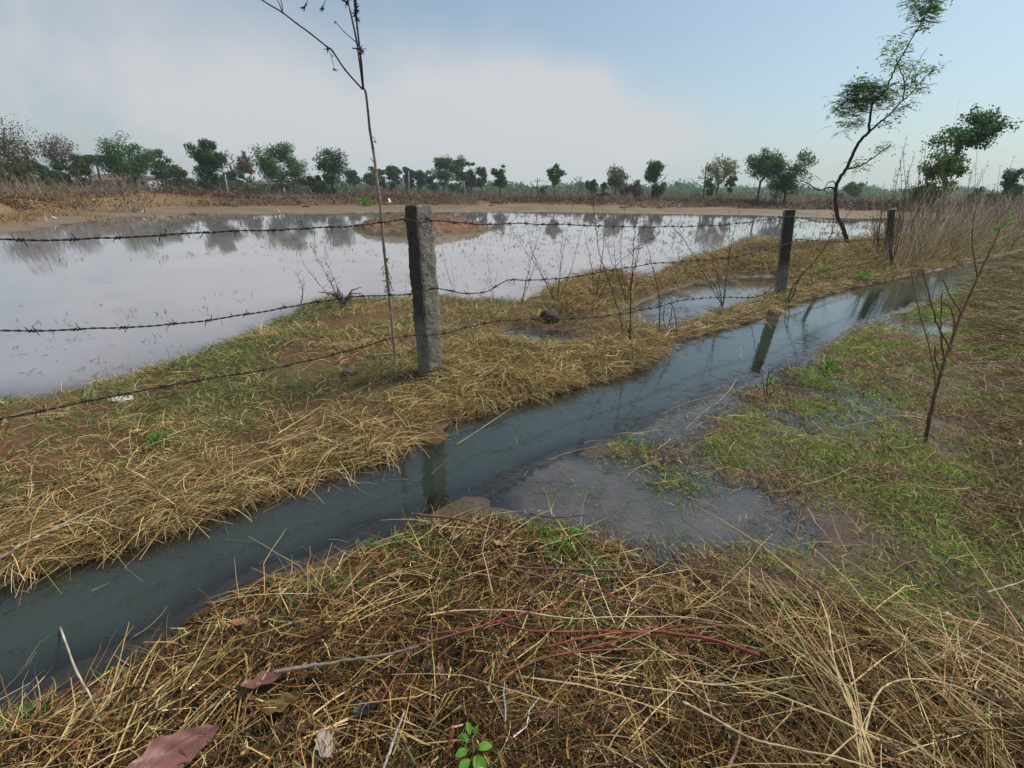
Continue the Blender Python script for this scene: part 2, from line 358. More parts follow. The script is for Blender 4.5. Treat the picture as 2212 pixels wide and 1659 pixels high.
# ------------------------------------------------------------------ water
def water_mat(name, body, k, ior, rip, rscale):
    m, n, l, b = mat(name); n.remove(b)
    o = n['Material Output']; at = n.new('ShaderNodeAttribute'); at.attribute_name = 'depth'
    geo = n.new('ShaderNodeNewGeometry')
    def mm(op, x, y):
        q = n.new('ShaderNodeMath'); q.operation = op
        for i, v in enumerate((x, y)):
            if isinstance(v, (int, float)): q.inputs[i].default_value = v
            else: l.new(v, q.inputs[i])
        return q.outputs[0]
    fac = mm('SUBTRACT', 1.0, mm('POWER', 2.71828, mm('MULTIPLY', at.outputs['Fac'], -k)))
    bn = n.new('ShaderNodeTexNoise'); bn.inputs['Scale'].default_value = rscale; bn.inputs['Detail'].default_value = 3
    mp = n.new('ShaderNodeMapping'); mp.inputs['Scale'].default_value = (1, .55, 1); l.new(geo.outputs['Position'], mp.inputs[0]); l.new(mp.outputs[0], bn.inputs['Vector'])
    bump = n.new('ShaderNodeBump'); bump.inputs['Strength'].default_value = rip; bump.inputs['Distance'].default_value = .01; l.new(bn.outputs[0], bump.inputs['Height'])
    fr = n.new('ShaderNodeFresnel'); fr.inputs[0].default_value = ior; l.new(bump.outputs[0], fr.inputs['Normal'])
    tn = n.new('ShaderNodeTexNoise'); tn.inputs['Scale'].default_value = .5; l.new(geo.outputs['Position'], tn.inputs['Vector'])
    cr = n.new('ShaderNodeValToRGB'); l.new(tn.outputs[0], cr.inputs[0]); cr.color_ramp.elements[0].position = .35; cr.color_ramp.elements[1].position = .65
    cr.color_ramp.elements[0].color = tuple(c*.88 for c in body)+(1,); cr.color_ramp.elements[1].color = tuple(c*1.1 for c in body)+(1,)
    df = n.new('ShaderNodeBsdfDiffuse'); l.new(cr.outputs[0], df.inputs[0])
    tp = n.new('ShaderNodeBsdfTransparent'); tp.inputs[0].default_value = (.86, .88, .88, 1)
    m1 = n.new('ShaderNodeMixShader'); l.new(fac, m1.inputs[0]); l.new(tp.outputs[0], m1.inputs[1]); l.new(df.outputs[0], m1.inputs[2])
    gl = n.new('ShaderNodeBsdfGlossy'); gl.inputs['Roughness'].default_value = .015; gl.inputs[0].default_value = (1, 1, 1, 1); l.new(bump.outputs[0], gl.inputs['Normal'])
    m2 = n.new('ShaderNodeMixShader'); l.new(fr.outputs[0], m2.inputs[0]); l.new(m1.outputs[0], m2.inputs[1]); l.new(gl.outputs[0], m2.inputs[2])
    l.new(m2.outputs[0], o.inputs[0]); return m
def cell(a): return a[:-1, :-1]
lowf = (H[:-1, :-1] < .006) | (H[1:, :-1] < .006) | (H[1:, 1:] < .006) | (H[:-1, 1:] < .006)
body = np.where(cell(DP) < np.minimum(cell(DDI), cell(DS)), 0, np.where(cell(DDI) < cell(DS)+.05, 1, 2))
body = np.where(cell(DP) < 0, 0, np.where(cell(DDI) < 0, 1, body))
lim = (cell(GY) > .1) & (cell(GY) < 300) & (np.minimum(np.minimum(cell(DP), cell(DDI)), cell(DS)) < 1.2)
def water(name, k, m):
    q = Q[lowf & lim & (body == k)]; u, inv = np.unique(q.ravel(), return_inverse=True)
    V = np.stack([GX.ravel()[u], GY.ravel()[u], np.zeros(len(u))], -1)
    me = newmesh(name, V, inv.reshape(-1, 4), None, None, True)
    at = me.attributes.new('depth', 'FLOAT', 'POINT'); at.data.foreach_set('value', np.maximum(0, -H.ravel()[u]).astype(np.float32))
    return tag(obj(name, me, m), None, None, None, 'structure')
water('pond_water', 0, water_mat('pond_water', (.275, .25, .26), 30, 1.75, .06, 9))
water('ditch_water', 1, water_mat('ditch_water', (.036, .050, .038), 8, 1.65, .09, 22))
water('puddle_water', 2, water_mat('puddle_water', (.25, .225, .20), 13, 1.7, .06, 30))
# ------------------------------------------------------------------ scattering
def proj(p):
    q = np.asarray(p, float)-np.array([0, 0, CH]); d = q@VF; d = np.where(d < .05, .05, d)
    return 1106+FPX*(q@VR)/d, 829.5-FPX*(q@VU)/d, (q@VF)
def scat(poly, n, margin=400, lod=3.0, power=1.3):
    lo = np.maximum(poly.min(0), [-60, .35]); hi = np.minimum(poly.max(0), [70, 130])
    xs = []; got = 0; it = 0
    while got < n and it < 400:
        it += 1
        x = rng.uniform(lo[0], hi[0], 80000); y = rng.uniform(lo[1], hi[1], 80000)
        r = np.hypot(x, y); k = rng.random(80000) < np.minimum(1, (lod/r)**power)
        x, y = x[k], y[k]; k = inside(x, y, poly); x, y = x[k], y[k]
        px, py, dd = proj(np.stack([x, y, 0*x+.1], -1)); k = (px > -margin) & (px < 2212+margin) & (py < 1659+600) & (dd > .25)
        x, y = x[k], y[k]; xs.append(np.stack([x, y], -1)); got += len(x)
    P = np.vstack(xs)[:n]; r = np.hypot(P[:, 0], P[:, 1])
    return P, np.maximum(1, (r/lod)**(power/2))
def bundles(rb, cen, kk, spread, ln, wd, cols, wts, azs=.28, z=(.02, .09), e0=(.0, .45), e1=(-.6, .05), seg=5):
    m = len(cen); kb = rng.integers(kk[0], kk[1], m); P = np.repeat(cen, kb, 0); n = len(P); az_ = np.repeat(U(0, 6.28, m), kb)+rng.normal(0, azs, n); zz = np.repeat(U(z[0], z[1], m), kb)+U(-.02, .02, n)
    lb = np.repeat(U(ln[0], ln[1], m), kb)*rng.lognormal(0, .3, n); P = P+rng.normal(0, spread, (n, 2)); tint = np.repeat(rng.lognormal(0, .25, (m, 1)), kb, 0); s = np.maximum(1, np.hypot(P[:, 0], P[:, 1])/3)**.6
    ee = np.repeat(U(e0[0], e0[1], m), kb)+rng.normal(0, .1, n); ef = np.repeat(U(e1[0], e1[1], m), kb)+rng.normal(0, .15, n)
    rb.add(lay(P, zz, n), az_, ee, ef, lb, U(wd[0], wd[1], n)*s, np.clip(pal(n, cols, wts)*tint, 0, .85), seg, kink=.25, wander=.06)
def onland(P, lim=.0, soft=.0):
    h = hz(P[:, 0], P[:, 1]); return h > lim+rng.uniform(-soft, soft, len(P))
STR = [(.54, .38, .16), (.38, .22, .07), (.22, .105, .03), (.11, .05, .018), (.28, .25, .07)]
GRN = [(.09, .16, .035), (.15, .22, .06), (.06, .12, .05), (.22, .24, .08)]
def U(a, b, n): return rng.uniform(a, b, n)
def lay(P, z, n, az=None):
    return np.stack([P[:, 0], P[:, 1], hz(P[:, 0], P[:, 1])+z], -1)
# ------------------------------------------------------------------ grass and straw (nobody could count it)
# foreground straw heap
def near_edge(P): return sstep(.02, .40, -sdist(P[:, 0], P[:, 1], FGP))
rb = RB()
SD = [(.62, .47, .24), (.40, .26, .10), (.22, .11, .038), (.09, .040, .015), (.20, .19, .055), (.030, .015, .007)]
n = 150000; P, s = scat(FGP, n); n = len(P); cl_ = fbm(P[:, 0], P[:, 1], .35, 1)+.6*vn(P[:, 0], P[:, 1], .09, 4)
k = rng.random(n) < .42+1.3*cl_; P, s, cl_ = P[k], s[k], cl_[k]; n = len(P); ed = near_edge(P); zz = U(-.015, .055, n)*(.35+.65*ed)+np.maximum(cl_, 0)*.06*ed
c = pal(n, SD, [.04, .10, .22, .30, .08, .32], .4)  # large near-black share paints shade into the gaps between straws
rb.add(lay(P, zz, n), U(0, 6.28, n), U(-.25, .35, n), U(-.7, .1, n), U(.03, .14, n)*(.6+.4*ed)*s, rng.lognormal(-5.95, .35, n)*s, c, 3, kink=.7, wander=.15)
n = 3200; P, s = scat(FGP, n); n = len(P); ed = near_edge(P)
rb.add(lay(P, U(.02, .07, n)*(.4+.6*ed), n), U(0, 6.28, n), U(-.05, .22, n), U(-.3, .05, n), rng.lognormal(-1.6, .45, n)*(.6+.4*ed), rng.lognormal(-5.75, .3, n)*s, pal(n, SD, [.38, .34, .2, .05, .08, 0]), 5, kink=.35, wander=.06)
n = 26000; P, s = scat(FGP, n); n = len(P); ed = near_edge(P)
rb.add(lay(P, U(-.01, .05, n)*(.4+.6*ed), n), U(0, 6.28, n), U(-.3, .4, n), U(-.5, .3, n), U(.012, .04, n)*s, U(.003, .008, n)*s, pal(n, [(.30, .17, .07), (.16, .075, .03), (.06, .028, .012), (.42, .32, .18), (.12, .12, .04)], [.25, .3, .3, .1, .1]), 2, wander=.4)
# tangled stalks sweeping over the right foreground
TR = zpoly([(1640, 1330), (1750, 1310), (1900, 1350), (2212, 1430), (2700, 1500), (2700, 2400), (1760, 2400), (1700, 1600)])
n = 420; P, s = scat(TR, n); n = len(P)
rb.add(lay(P, U(.02, .13, n), n), rng.normal(-.85, .7, n), U(-.05, .25, n), U(-.35, .05, n), U(.2, .6, n), U(.0020, .0038, n), pal(n, SD, [.25, .3, .3, .15, .1, .02]), 5, kink=.3, wander=.05)
P, s = scat(FGP, 330); P = P[sdist(P[:, 0], P[:, 1], FGP) < -.12]; bundles(rb, P, (8, 22), .014, (.07, .20), (.002, .0036), SD, [.18, .30, .30, .2, .08, .05], azs=.22, z=(.0, .045), e0=(-.05, .22), e1=(-.4, .05))
P, s = scat(TR, 40); bundles(rb, P, (8, 22), .014, (.18, .40), (.0022, .0036), SD, [.25, .3, .25, .15, .08, 0], azs=.15, z=(.02, .07), e0=(-.05, .25), e1=(-.3, .05))
# green shoots growing up through the straw
n = 26000; P, s = scat(FGP, n); k = vn(P[:, 0], P[:, 1], .16, 5)+.5*vn(P[:, 0], P[:, 1], .5, 2) > .17; P, s = P[k], s[k]; n = len(P)
rb.add(lay(P, U(-.01, .03, n), n), U(0, 6.28, n), U(.3, 1.4, n), U(-.3, .8, n), U(.025, .06, n), U(.0025, .0045, n), pal(n, [(.08, .19, .04), (.13, .26, .06), (.05, .11, .035)], [1, 1, 1]), 2, wander=.2)
rb.build('straw_heap', M_STRAW, 'tangled dry straw and cut grass covering the near foreground', 'straw')
# left bank: short grass between pond and ditch
bank = zpoly([(-500, 990), (0, 862), (280, 811), (480, 746), (612, 684), (700, 651), (870, 646), (1010, 650), (1150, 643), (1240, 600), (1340, 601), (1415, 592), (1545, 546), (1640, 515), (1730, 533), (1905, 516), (2212, 490), (2450, 470),
              (2450, 490), (2260, 530), (2060, 574), (1860, 617), (1700, 664), (1560, 711), (1440, 746), (1400, 780), (1260, 833), (1100, 878), (950, 920), (885, 968), (700, 1045), (480, 1108), (250, 1195), (0, 1250), (-600, 1450)])
rb = RB()
n = 150000; P, s = scat(bank, n, lod=3.0, power=1.1); k = onland(P, .008, .012) & (rng.random(len(P)) < .68+1.2*fbm(P[:, 0], P[:, 1], .4, 2)+.5*vn(P[:, 0], P[:, 1], .07, 6)); P, s = P[k], s[k]; n = len(P)
gr = sstep(-.05, .3, fbm(P[:, 0], P[:, 1], .7, 6)+.12)*np.where(P[:, 0] < 1, 1, .45)
c = pal(n, [(.56, .45, .21), (.40, .29, .12), (.18, .10, .04), (.33, .33, .10)], [.28, .25, .17, .4], .3)
c = np.where((rng.random(n) < gr*.85)[:, None], pal(n, GRN, [.3, .3, .2, .5]), c)
rb.add(lay(P, U(-.005, .02, n), n), U(0, 6.28, n), U(.1, 1.3, n), U(-.7, .7, n), U(.03, .085, n)*s, U(.0020, .0044, n)*s, c, 2, wander=.2)
n = 7000; P, s = scat(bank, n, lod=3, power=1.2); k = onland(P, .01) & (rng.random(len(P)) < .5+1.6*fbm(P[:, 0], P[:, 1], .8, 3)); P, s = P[k], s[k]; n = len(P)
rb.add(lay(P, U(.01, .05, n), n), U(0, 6.28, n), U(-.05, .4, n), U(-.4, .05, n), U(.08, .28, n), U(.0022, .004, n)*s, pal(n, SD, [.45, .3, .2, .05, .08, 0]), 4, kink=.4, wander=.1)
rb.build('bank_grass', M_STRAW, 'short yellowing grass on the bank between pond and ditch', 'grass')
# straw fringe lying over the ditch edge
rb = RB()
e1 = zpoly(ditch_up[1:-2])
seg = np.hypot(*np.diff(e1, axis=0).T); pr = seg/np.maximum(2.0, np.hypot(*e1[:-1].T)); pr /= pr.sum()
n = 36000; ii = rng.choice(len(seg), n, p=pr); t = rng.random(n)
P = e1[ii]+(e1[ii+1]-e1[ii])*t[:, None]; nr = np.stack([-(e1[ii+1]-e1[ii])[:, 1], (e1[ii+1]-e1[ii])[:, 0]], -1)/seg[ii][:, None]
P = P+nr*(np.abs(rng.normal(.03, .24, n))-.01)[:, None]; s = np.maximum(1, (np.hypot(P[:, 0], P[:, 1])/3)**.6)
k = onland(P, -.012, .012) & (rng.random(n) < .72+.9*fbm(P[:, 0], P[:, 1], .4, 4)); P, s = P[k], s[k]; n = len(P)
rb.add(lay(P, U(-.005, .05, n), n), U(0, 6.28, n), U(-.15, .6, n), U(-.8, .1, n), U(.04, .16, n), U(.0018, .0032, n)*s, pal(n, [(.56, .43, .20), (.36, .23, .09), (.20, .095, .032), (.06, .028, .012), (.19, .19, .06)], [.28, .26, .2, .24, .14]), 4, kink=.5, wander=.1)
n = 2600; ii = rng.choice(len(seg), n, p=pr); t = rng.random(n); P = e1[ii]+(e1[ii+1]-e1[ii])*t[:, None]; nr = np.stack([-(e1[ii+1]-e1[ii])[:, 1], (e1[ii+1]-e1[ii])[:, 0]], -1)/seg[ii][:, None]; P = P+nr*(np.abs(rng.normal(.05, .25, n))-.02)[:, None]; s = np.maximum(1, (np.hypot(P[:, 0], P[:, 1])/3)**.5)
rb.add(lay(P, U(.01, .07, n), n), np.where(rng.random(n) < .5, rng.normal(.9, .35, n), U(0, 6.28, n)), U(-.1, .45, n), U(-.6, .05, n), rng.lognormal(-1.45, .35, n), U(.0022, .004, n)*s, pal(n, SD, [.5, .3, .15, .05, .05, 0]), 5, kink=.35, wander=.08)
ii = rng.choice(len(seg), 240, p=pr); t = rng.random(240); P = e1[ii]+(e1[ii+1]-e1[ii])*t[:, None]+np.stack([-(e1[ii+1]-e1[ii])[:, 1], (e1[ii+1]-e1[ii])[:, 0]], -1)/seg[ii][:, None]*(np.abs(rng.normal(.03, .22, 240))+.02)[:, None]
bundles(rb, P, (12, 36), .02, (.08, .24), (.0022, .004), SD, [.30, .3, .22, .1, .14, 0], azs=.6, z=(.0, .05), e0=(.1, 1.1), e1=(-1.0, -.1))
P, s = scat(bank, 320); bundles(rb, P, (8, 26), .025, (.05, .15), (.0022, .004), SD, [.35, .3, .18, .06, .3, 0], azs=1.2, z=(-.01, .02), e0=(.3, 1.3), e1=(-.6, .4), seg=3)
# golden tussock next to the first post
n = 17000; P, s = scat(TUFT, n); n = len(P); cz = .05
cv = vn(P[:, 0], P[:, 1], .22, 3); k = rng.random(n) < .62+1.2*cv; P, s, cv = P[k], s[k], cv[k]; n = len(P)
rb.add(lay(P, U(-.01, .04, n)+np.maximum(cv, 0)*.12, n), 2.0+9*vn(P[:, 0], P[:, 1], .35, 1)+rng.normal(0, .9, n), U(.2, 1.1, n), U(-1.3, -.1, n), U(.07, .22, n), U(.002, .0036, n)*s, pal(n, [(.60, .48, .22), (.42, .30, .11), (.20, .11, .04), (.25, .25, .07), (.05, .028, .012)], [.35, .3, .2, .12, .16]), 5, kink=.3, wander=.1)  # darkest blade tone paints in the tussock's shaded undersides
n = 16000; P, s = scat(RIDGE, n, lod=6); k = onland(P, .03); P, s = P[k], s[k]; n = len(P)
rb.add(lay(P, U(.0, .08, n), n), U(0, 6.28, n), U(.3, 1.3, n), U(-1.0, .2, n), U(.10, .26, n)*s, U(.004, .007, n)*s, pal(n, [(.56, .41, .18), (.38, .24, .09), (.19, .09, .035), (.06, .03, .014), (.22, .22, .07)], [.3, .3, .2, .15, .1]), 4, kink=.2, wander=.1)
n = 2600; P = e1[rng.choice(len(seg), n, p=pr)]; 
rb.build('ditch_edge_straw', M_STRAW, 'amber straw hanging over the far edge of the ditch', 'straw')
# right lawn and wet flat
RG = zpoly([(1130, 1110), (1330, 950), (1480, 880), (1640, 830), (1750, 775), (1880, 700), (2040, 650), (2212, 570), (2600, 500), (3600, 700), (3600, 2000), (2212, 1440), (1850, 1340), (1680, 1300), (1420, 1230), (1250, 1170)])
rb = RB()
n = 150000; P, s = scat(RG, n); hh = hz(P[:, 0], P[:, 1]); f = fbm(P[:, 0], P[:, 1], .38, 3)
k = (rng.random(n) < sstep(-.03, .015, hh)*(.55+1.3*f)+.16*(hh > -.025)); P, s, f = P[k], s[k], f[k]; n = len(P)
g2 = sstep(-.1, .2, fbm(P[:, 0], P[:, 1], .3, 5)+.13)
c = pal(n, [(.44, .32, .14), (.28, .18, .06), (.11, .06, .025), (.52, .42, .22)], [.3, .3, .2, .12])
c = np.where((rng.random(n) < g2*.85)[:, None], pal(n, [(.18, .31, .03), (.32, .41, .06), (.10, .22, .04), (.38, .37, .10)], [.35, .3, .2, .3]), c)
rb.add(lay(P, U(-.004, .012, n), n), U(0, 6.28, n), U(.1, 1.3, n), U(-.6, .8, n), U(.02, .06, n)*s, U(.0022, .0045, n)*s, c, 2, wander=.25)
# loose stems strewn over the lawn
n = 2600; P, s = scat(RG, n); k = onland(P, -.01); P, s = P[k], s[k]; n = len(P)
rb.add(lay(P, U(.01, .05, n), n), U(0, 6.28, n), U(-.02, .25, n), U(-.3, .05, n), U(.08, .32, n), U(.0018, .003, n)*s, pal(n, STR, [.5, .3, .15, .05, .1]), 4, kink=.4, wander=.08)
rb.build('lawn_grass', M_STRAW, 'patchy short green grass on the wet ground right of the ditch', 'grass')
rb = RB()
n = 60000; P, s = scat(RHEAP, n, margin=400); k = rng.random(n) < .60+1.1*fbm(P[:, 0], P[:, 1], .4, 2); P, s = P[k], s[k]; n = len(P)
rb.add(lay(P, U(.0, .09, n), n), U(0, 6.28, n), U(-.1, .6, n), U(-.9, .2, n), U(.04, .20, n)*s, U(.0018, .0034, n)*s, pal(n, [(.38, .29, .13), (.24, .15, .065), (.10, .06, .026), (.20, .18, .06), (.05, .03, .014)], [.25, .3, .2, .15, .15]), 4, kink=.4, wander=.1)
rb.build('thatch', M_STRAW, 'thick brown thatch of dead grass along the right edge', 'grass')
# drowned straw and sprigs in the shallow seep
rb = RB()
for sp_, n in ((SEEP[0], 5200), (SEEP[1], 2400), (SEEP[3], 1200), (SEEP[5], 500)):
    P, s = scat(sp_, n, lod=4); n = len(P); k = rng.random(n) < .55+1.3*fbm(P[:, 0], P[:, 1], .3, 1); P, s = P[k], s[k]; n = len(P)
    q = np.stack([P[:, 0], P[:, 1], U(-.012, .006, n)], -1)
    rb.add(q, U(0, 6.28, n), U(-.05, .25, n), U(-.2, .1, n), U(.03, .13, n), U(.0014, .0026, n)*s, pal(n, [(.10, .08, .055), (.24, .20, .12), (.06, .05, .035), (.08, .13, .05)], [.45, .2, .3, .15]), 3, kink=.6, wander=.3)
n = 2600; P, s = scat(DITCH, n, lod=3); dd_ = -sdist(P[:, 0], P[:, 1], DITCH); k = rng.random(len(P)) < np.exp(-dd_/.07)+.035; P, s = P[k], s[k]; n = len(P)
q = np.stack([P[:, 0], P[:, 1], U(-.006, .006, n)], -1)
rb.add(q, rng.normal(.92, .7, n), U(-.02, .10, n), U(-.08, .02, n), U(.04, .22, n), U(.0016, .003, n)*s, pal(n, [(.20, .15, .09), (.36, .30, .19), (.06, .05, .035)], [.4, .2, .4]), 4, kink=.4, wander=.15)
rb.build('drowned_straw', M_STRAW, 'thin drowned stems lying in the shallow seep water', 'straw')
# weeds standing in the pond
rb = RB()
pin = POND.copy()
cen = []
while len(cen) < 2600:
    y = 3.6+34*rng.random()**1.15; x = rng.uniform(-1.1*y, .8*y)
    if inside(np.array([x]), np.array([y]), POND)[0] and rng.random() < .24+2.6*vn(x, y, 3, 3)+1.2*vn(x, y, .9, 5)+.35*(x > -.25*y) : cen.append((x, y))
cen = np.array(cen); kb = rng.integers(1, 5, len(cen)); P = np.repeat(cen, kb, 0); n = len(P); r = np.hypot(P[:, 0], P[:, 1]); P = P+rng.normal(0, .012, (n, 2))*np.sqrt(r)[:, None]
q = np.stack([P[:, 0], P[:, 1], np.full(n, -.01)], -1)
rb.add(q, U(0, 6.28, n), U(.1, 1.5, n), U(-.7, 1.0, n), U(.025, .09, n)*np.maximum(1, r/10), .002+.0008*r, pal(n, [(.05, .045, .035), (.10, .09, .05), (.16, .12, .07), (.07, .10, .04)], [.4, .3, .15, .2]), 2, wander=.3)
rb.build('pond_weeds', M_STRAW, 'tiny dark water weeds poking out of the pond', 'water weeds')
# tall grey dry grass towards the right, along the fence
TG = zpoly([(1870, 575), (1885, 540), (2000, 500), (2212, 470), (2600, 440), (2600, 500), (2212, 540), (2040, 575), (1930, 600)])
rb = RB()
n = 34000; P, s = scat(TG, n, lod=14, margin=500); k = rng.random(len(P)) < .5+1.9*vn(P[:, 0], P[:, 1], .8, 3)+.6*vn(P[:, 0], P[:, 1], .25, 5); P, s = P[k], s[k]; n = len(P); r = np.hypot(P[:, 0], P[:, 1])
rb.add(lay(P, U(0, .05, n), n), U(0, 6.28, n), U(.2, 1.5, n), U(-.1, 1.3, n), U(.15, .75, n)*rng.lognormal(0, .45, n)*(1+1.2*np.clip(vn(P[:, 0], P[:, 1], 1.6, 6)+.1, 0, 1)), .0014*r*U(.25, .6, n), pal(n, [(.48, .37, .22), (.33, .22, .11), (.12, .07, .03), (.28, .27, .09)], [.35, .3, .2, .2], .4), 5, wander=.06)
n = 5000; P, s = scat(zpoly([(1700, 600), (1740, 540), (1900, 530), (2100, 500), (2212, 520), (2040, 575), (1860, 612)]), n, lod=14); n = len(P); r = np.hypot(P[:, 0], P[:, 1])
rb.add(lay(P, U(0, .03, n), n), U(0, 6.28, n), U(.4, 1.4, n), U(-.9, .9, n), U(.1, .4, n), .0012*r*U(.3, .7, n), pal(n, [(.36, .26, .11), (.26, .19, .07), (.20, .2, .06)], [.4, .3, .3]), 4, wander=.1)
n = 3000; P, s = scat(TG, n, lod=14, margin=500); n = len(P); r = np.hypot(P[:, 0], P[:, 1])
rb.add(lay(P, U(0, .05, n), n), U(0, 6.28, n), U(.9, 1.5, n), U(.8, 1.4, n), U(.6, 1.9, n), .0016*r*U(.3, .7, n), pal(n, [(.48, .40, .31), (.16, .11, .08)], [.5, .5]), 5, wander=.05)
rb.build('tall_dry_grass', M_STRAW, 'tall grey dry grass and stalks leaning over the bank at right', 'dry grass')
# dry brush on embankment and fields
rb = RB()
def brush(n, x0, x1, y0, y1, h0, h1, cols, wts, clump=7.0, thr=.0, wk=.0011, lean=.5):
    y = np.exp(rng.uniform(math.log(y0), math.log(y1), n*2)); x = U(x0, x1, n*2)*y
    k = (vn(x, y, clump, 4)+.5*vn(x, y, clump/3, 5) > thr); x, y = x[k][:n], y[k][:n]; n = len(x); r = np.hypot(x, y)
    P = np.stack([x, y], -1); P3 = lay(P, 0, n); ok = P3[:, 2] > .02; P3 = P3[ok]; r = r[ok]; n = len(r)
    rb.add(P3, U(0, 6.28, n), U(lean, 1.5, n), U(-.2, 1.3, n), U(h0, h1, n)*rng.lognormal(0, .25, n), wk*r*U(.3, .8, n), pal(n, cols, wts, .3), 3, wander=.2)
bc = [(.22, .15, .10), (.14, .085, .055), (.28, .20, .13), (.12, .07, .05)]
def brush_face(n, d0, d1, h0, h1, cols, wts):
    m_ = n*14; y = np.exp(rng.uniform(math.log(26), math.log(105), m_)); x = U(-1.8, 1.4, m_)*y; de = sdist(x, y, EMB); sc_ = np.clip(np.hypot(x, y)/60, .35, 2)
    k = (de/sc_ > d0) & (de/sc_ < d1) & (rng.random(m_) < .6+1.3*vn(x, y, 5, 1)); x, y = x[k][:n], y[k][:n]; n = len(x); r = np.hypot(x, y)
    rb.add(lay(np.stack([x, y], -1), -.03, n), U(0, 6.28, n), U(.2, 1.4, n), U(-.4, 1.0, n), U(h0, h1, n)*r/60, .0024*r*U(.3, .8, n), pal(n, cols, wts, .3), 3, wander=.2)
brush_face(70000, -.1, 4.5, .10, .40, [(.12, .065, .035), (.17, .10, .055), (.07, .038, .022), (.22, .15, .09)], [.35, .3, .2, .15])
brush_face(14000, 1.5, 8, .25, .7, [(.14, .085, .05), (.19, .13, .085), (.08, .05, .03)], [.4, .35, .2])
brush(26000, -1.2, 1.2, 55, 80, .12, .42, bc, [.3, .3, .2, .2], 6, -.05)
brush(26000, -1.7, 1.1, 78, 130, .5, 1.8, bc, [.3, .3, .3, .2], 12, .02)
brush(10000, -1.25, 1.1, 130, 240, .8, 2.4, [(.16, .12, .08), (.13, .12, .07), (.2, .15, .1)], [.4, .3, .3], 20, -.1)
brush(18000, -1.9, -.72, 30, 70, .3, 1.5, [(.25, .19, .14), (.17, .12, .08), (.30, .23, .16)], [.4, .3, .3], 6, .02)
brush(20000, -2.1, -.8, 19, 42, .08, .35, [(.36, .23, .09), (.26, .16, .06), (.18, .11, .05)], [.4, .4, .2], 3, -.1)
rb.build('dry_brush', M_STRAW, 'brown dry brush on the embankment and fields beyond the pond', 'brush')

und = []
for a in np.arange(-260, 760, 5.0):
    if (226 < a < 330 or 570 < a < 665) and rng.random() < .85: continue
    for _ in range(3):
        d_ = rng.uniform(84, 118); c = at_Y(a+rng.normal(0, 4), rng.uniform(393, 406), d_); zb = float(hz(c[0], c[1])); und.append((c[0], c[1], zb+max(.4, (c[2]-zb))*rng.random()))
und = np.repeat(np.array(und), 16, 0); und = und+rng.normal(0, 1, und.shape)*[1.0, 1.0, .5]
# ------------------------------------------------------------------ trees
def leafquads(cen, size, cols, wts, var=.25, flat=.0, asp=.6):
    n = len(cen); u = rng.normal(size=(n, 3)); u /= np.linalg.norm(u, axis=1)[:, None]
    v = rng.normal(size=(n, 3)); v[:, 2] *= 1-flat; v = np.cross(u, v); v /= np.linalg.norm(v, axis=1)[:, None]+1e-9
    s = size*U(.6, 1.35, n)[:, None]; a = u*s; b = v*s*asp
    V = np.stack([cen-a, cen+b*.9-a*.1, cen+a, cen-b*.9+a*.1], 1).reshape(-1, 3); Q = np.arange(4*n).reshape(n, 4)
    return V, Q, np.repeat(pal(n, cols, wts, var), 4, 0)
G_DARK = [(.035, .095, .035), (.055, .135, .042), (.085, .18, .05), (.024, .06, .028)]
G_MID = [(.07, .16, .035), (.10, .21, .045), (.14, .26, .055), (.045, .11, .03)]
G_PALE = [(.12, .15, .07), (.16, .18, .10), (.09, .11, .05), (.20, .20, .13)]
G_YEL = [(.13, .18, .025), (.18, .22, .04), (.08, .13, .02)]
G_OLI = [(.09, .085, .03), (.13, .11, .045), (.06, .06, .022), (.10, .12, .04)]
R_RED = [(.16, .10, .08), (.22, .14, .11), (.11, .07, .055)]
B_GRY = (.11, .09, .075)
def grow(lobes, base, fork, npt, r0, seedv, jag=.3):
    """limbs reach from the trunk to points spread through the crown lobes"""
    rs = np.random.default_rng(seedv); pts = []
    w_ = np.array([l[3]**2 for l in lobes]); w_ = w_/w_.sum()
    for i in rs.choice(len(lobes), npt, p=w_):
        cx, cy, cz, r = lobes[i][:4]; v = rs.normal(size=3); v *= rs.random()**.4/np.linalg.norm(v)
        pts.append([cx+v[0]*r, cy+v[1]*r*.9, cz+v[2]*r*.85])
    pts = np.array(pts); pts = pts[np.argsort(np.linalg.norm(pts-fork, axis=1))]
    nodes = [base, base+(fork-base)*.5+rs.normal(0, .02*np.linalg.norm(fork-base), 3), fork]; par = [-1, 0, 1]
    for p in pts:
        A = np.array(nodes); d = np.linalg.norm(A-p, axis=1)+.55*np.linalg.norm(A-fork, axis=1)*.3; d[:2] += 1e3*(0 if p[2] < fork[2]*.6 else 1)
        j = int(np.argmin(d)); q = nodes[j]; L_ = np.linalg.norm(p-q)
        m_ = (q+p)/2+rs.normal(0, jag*.22*L_, 3)+np.array([0, 0, -.06*L_])
        nodes.append(m_); par.append(j); nodes.append(p); par.append(len(nodes)-2)
    cnt = np.zeros(len(nodes)); ch = set(par)
    for i in range(len(nodes)-1, 0, -1):
        if i not in ch: cnt[i] += 1
        cnt[par[i]] += cnt[i]
    R = r0*np.sqrt(np.maximum(cnt, 1)/max(cnt[0], 1)); return np.array(nodes), par, R, pts
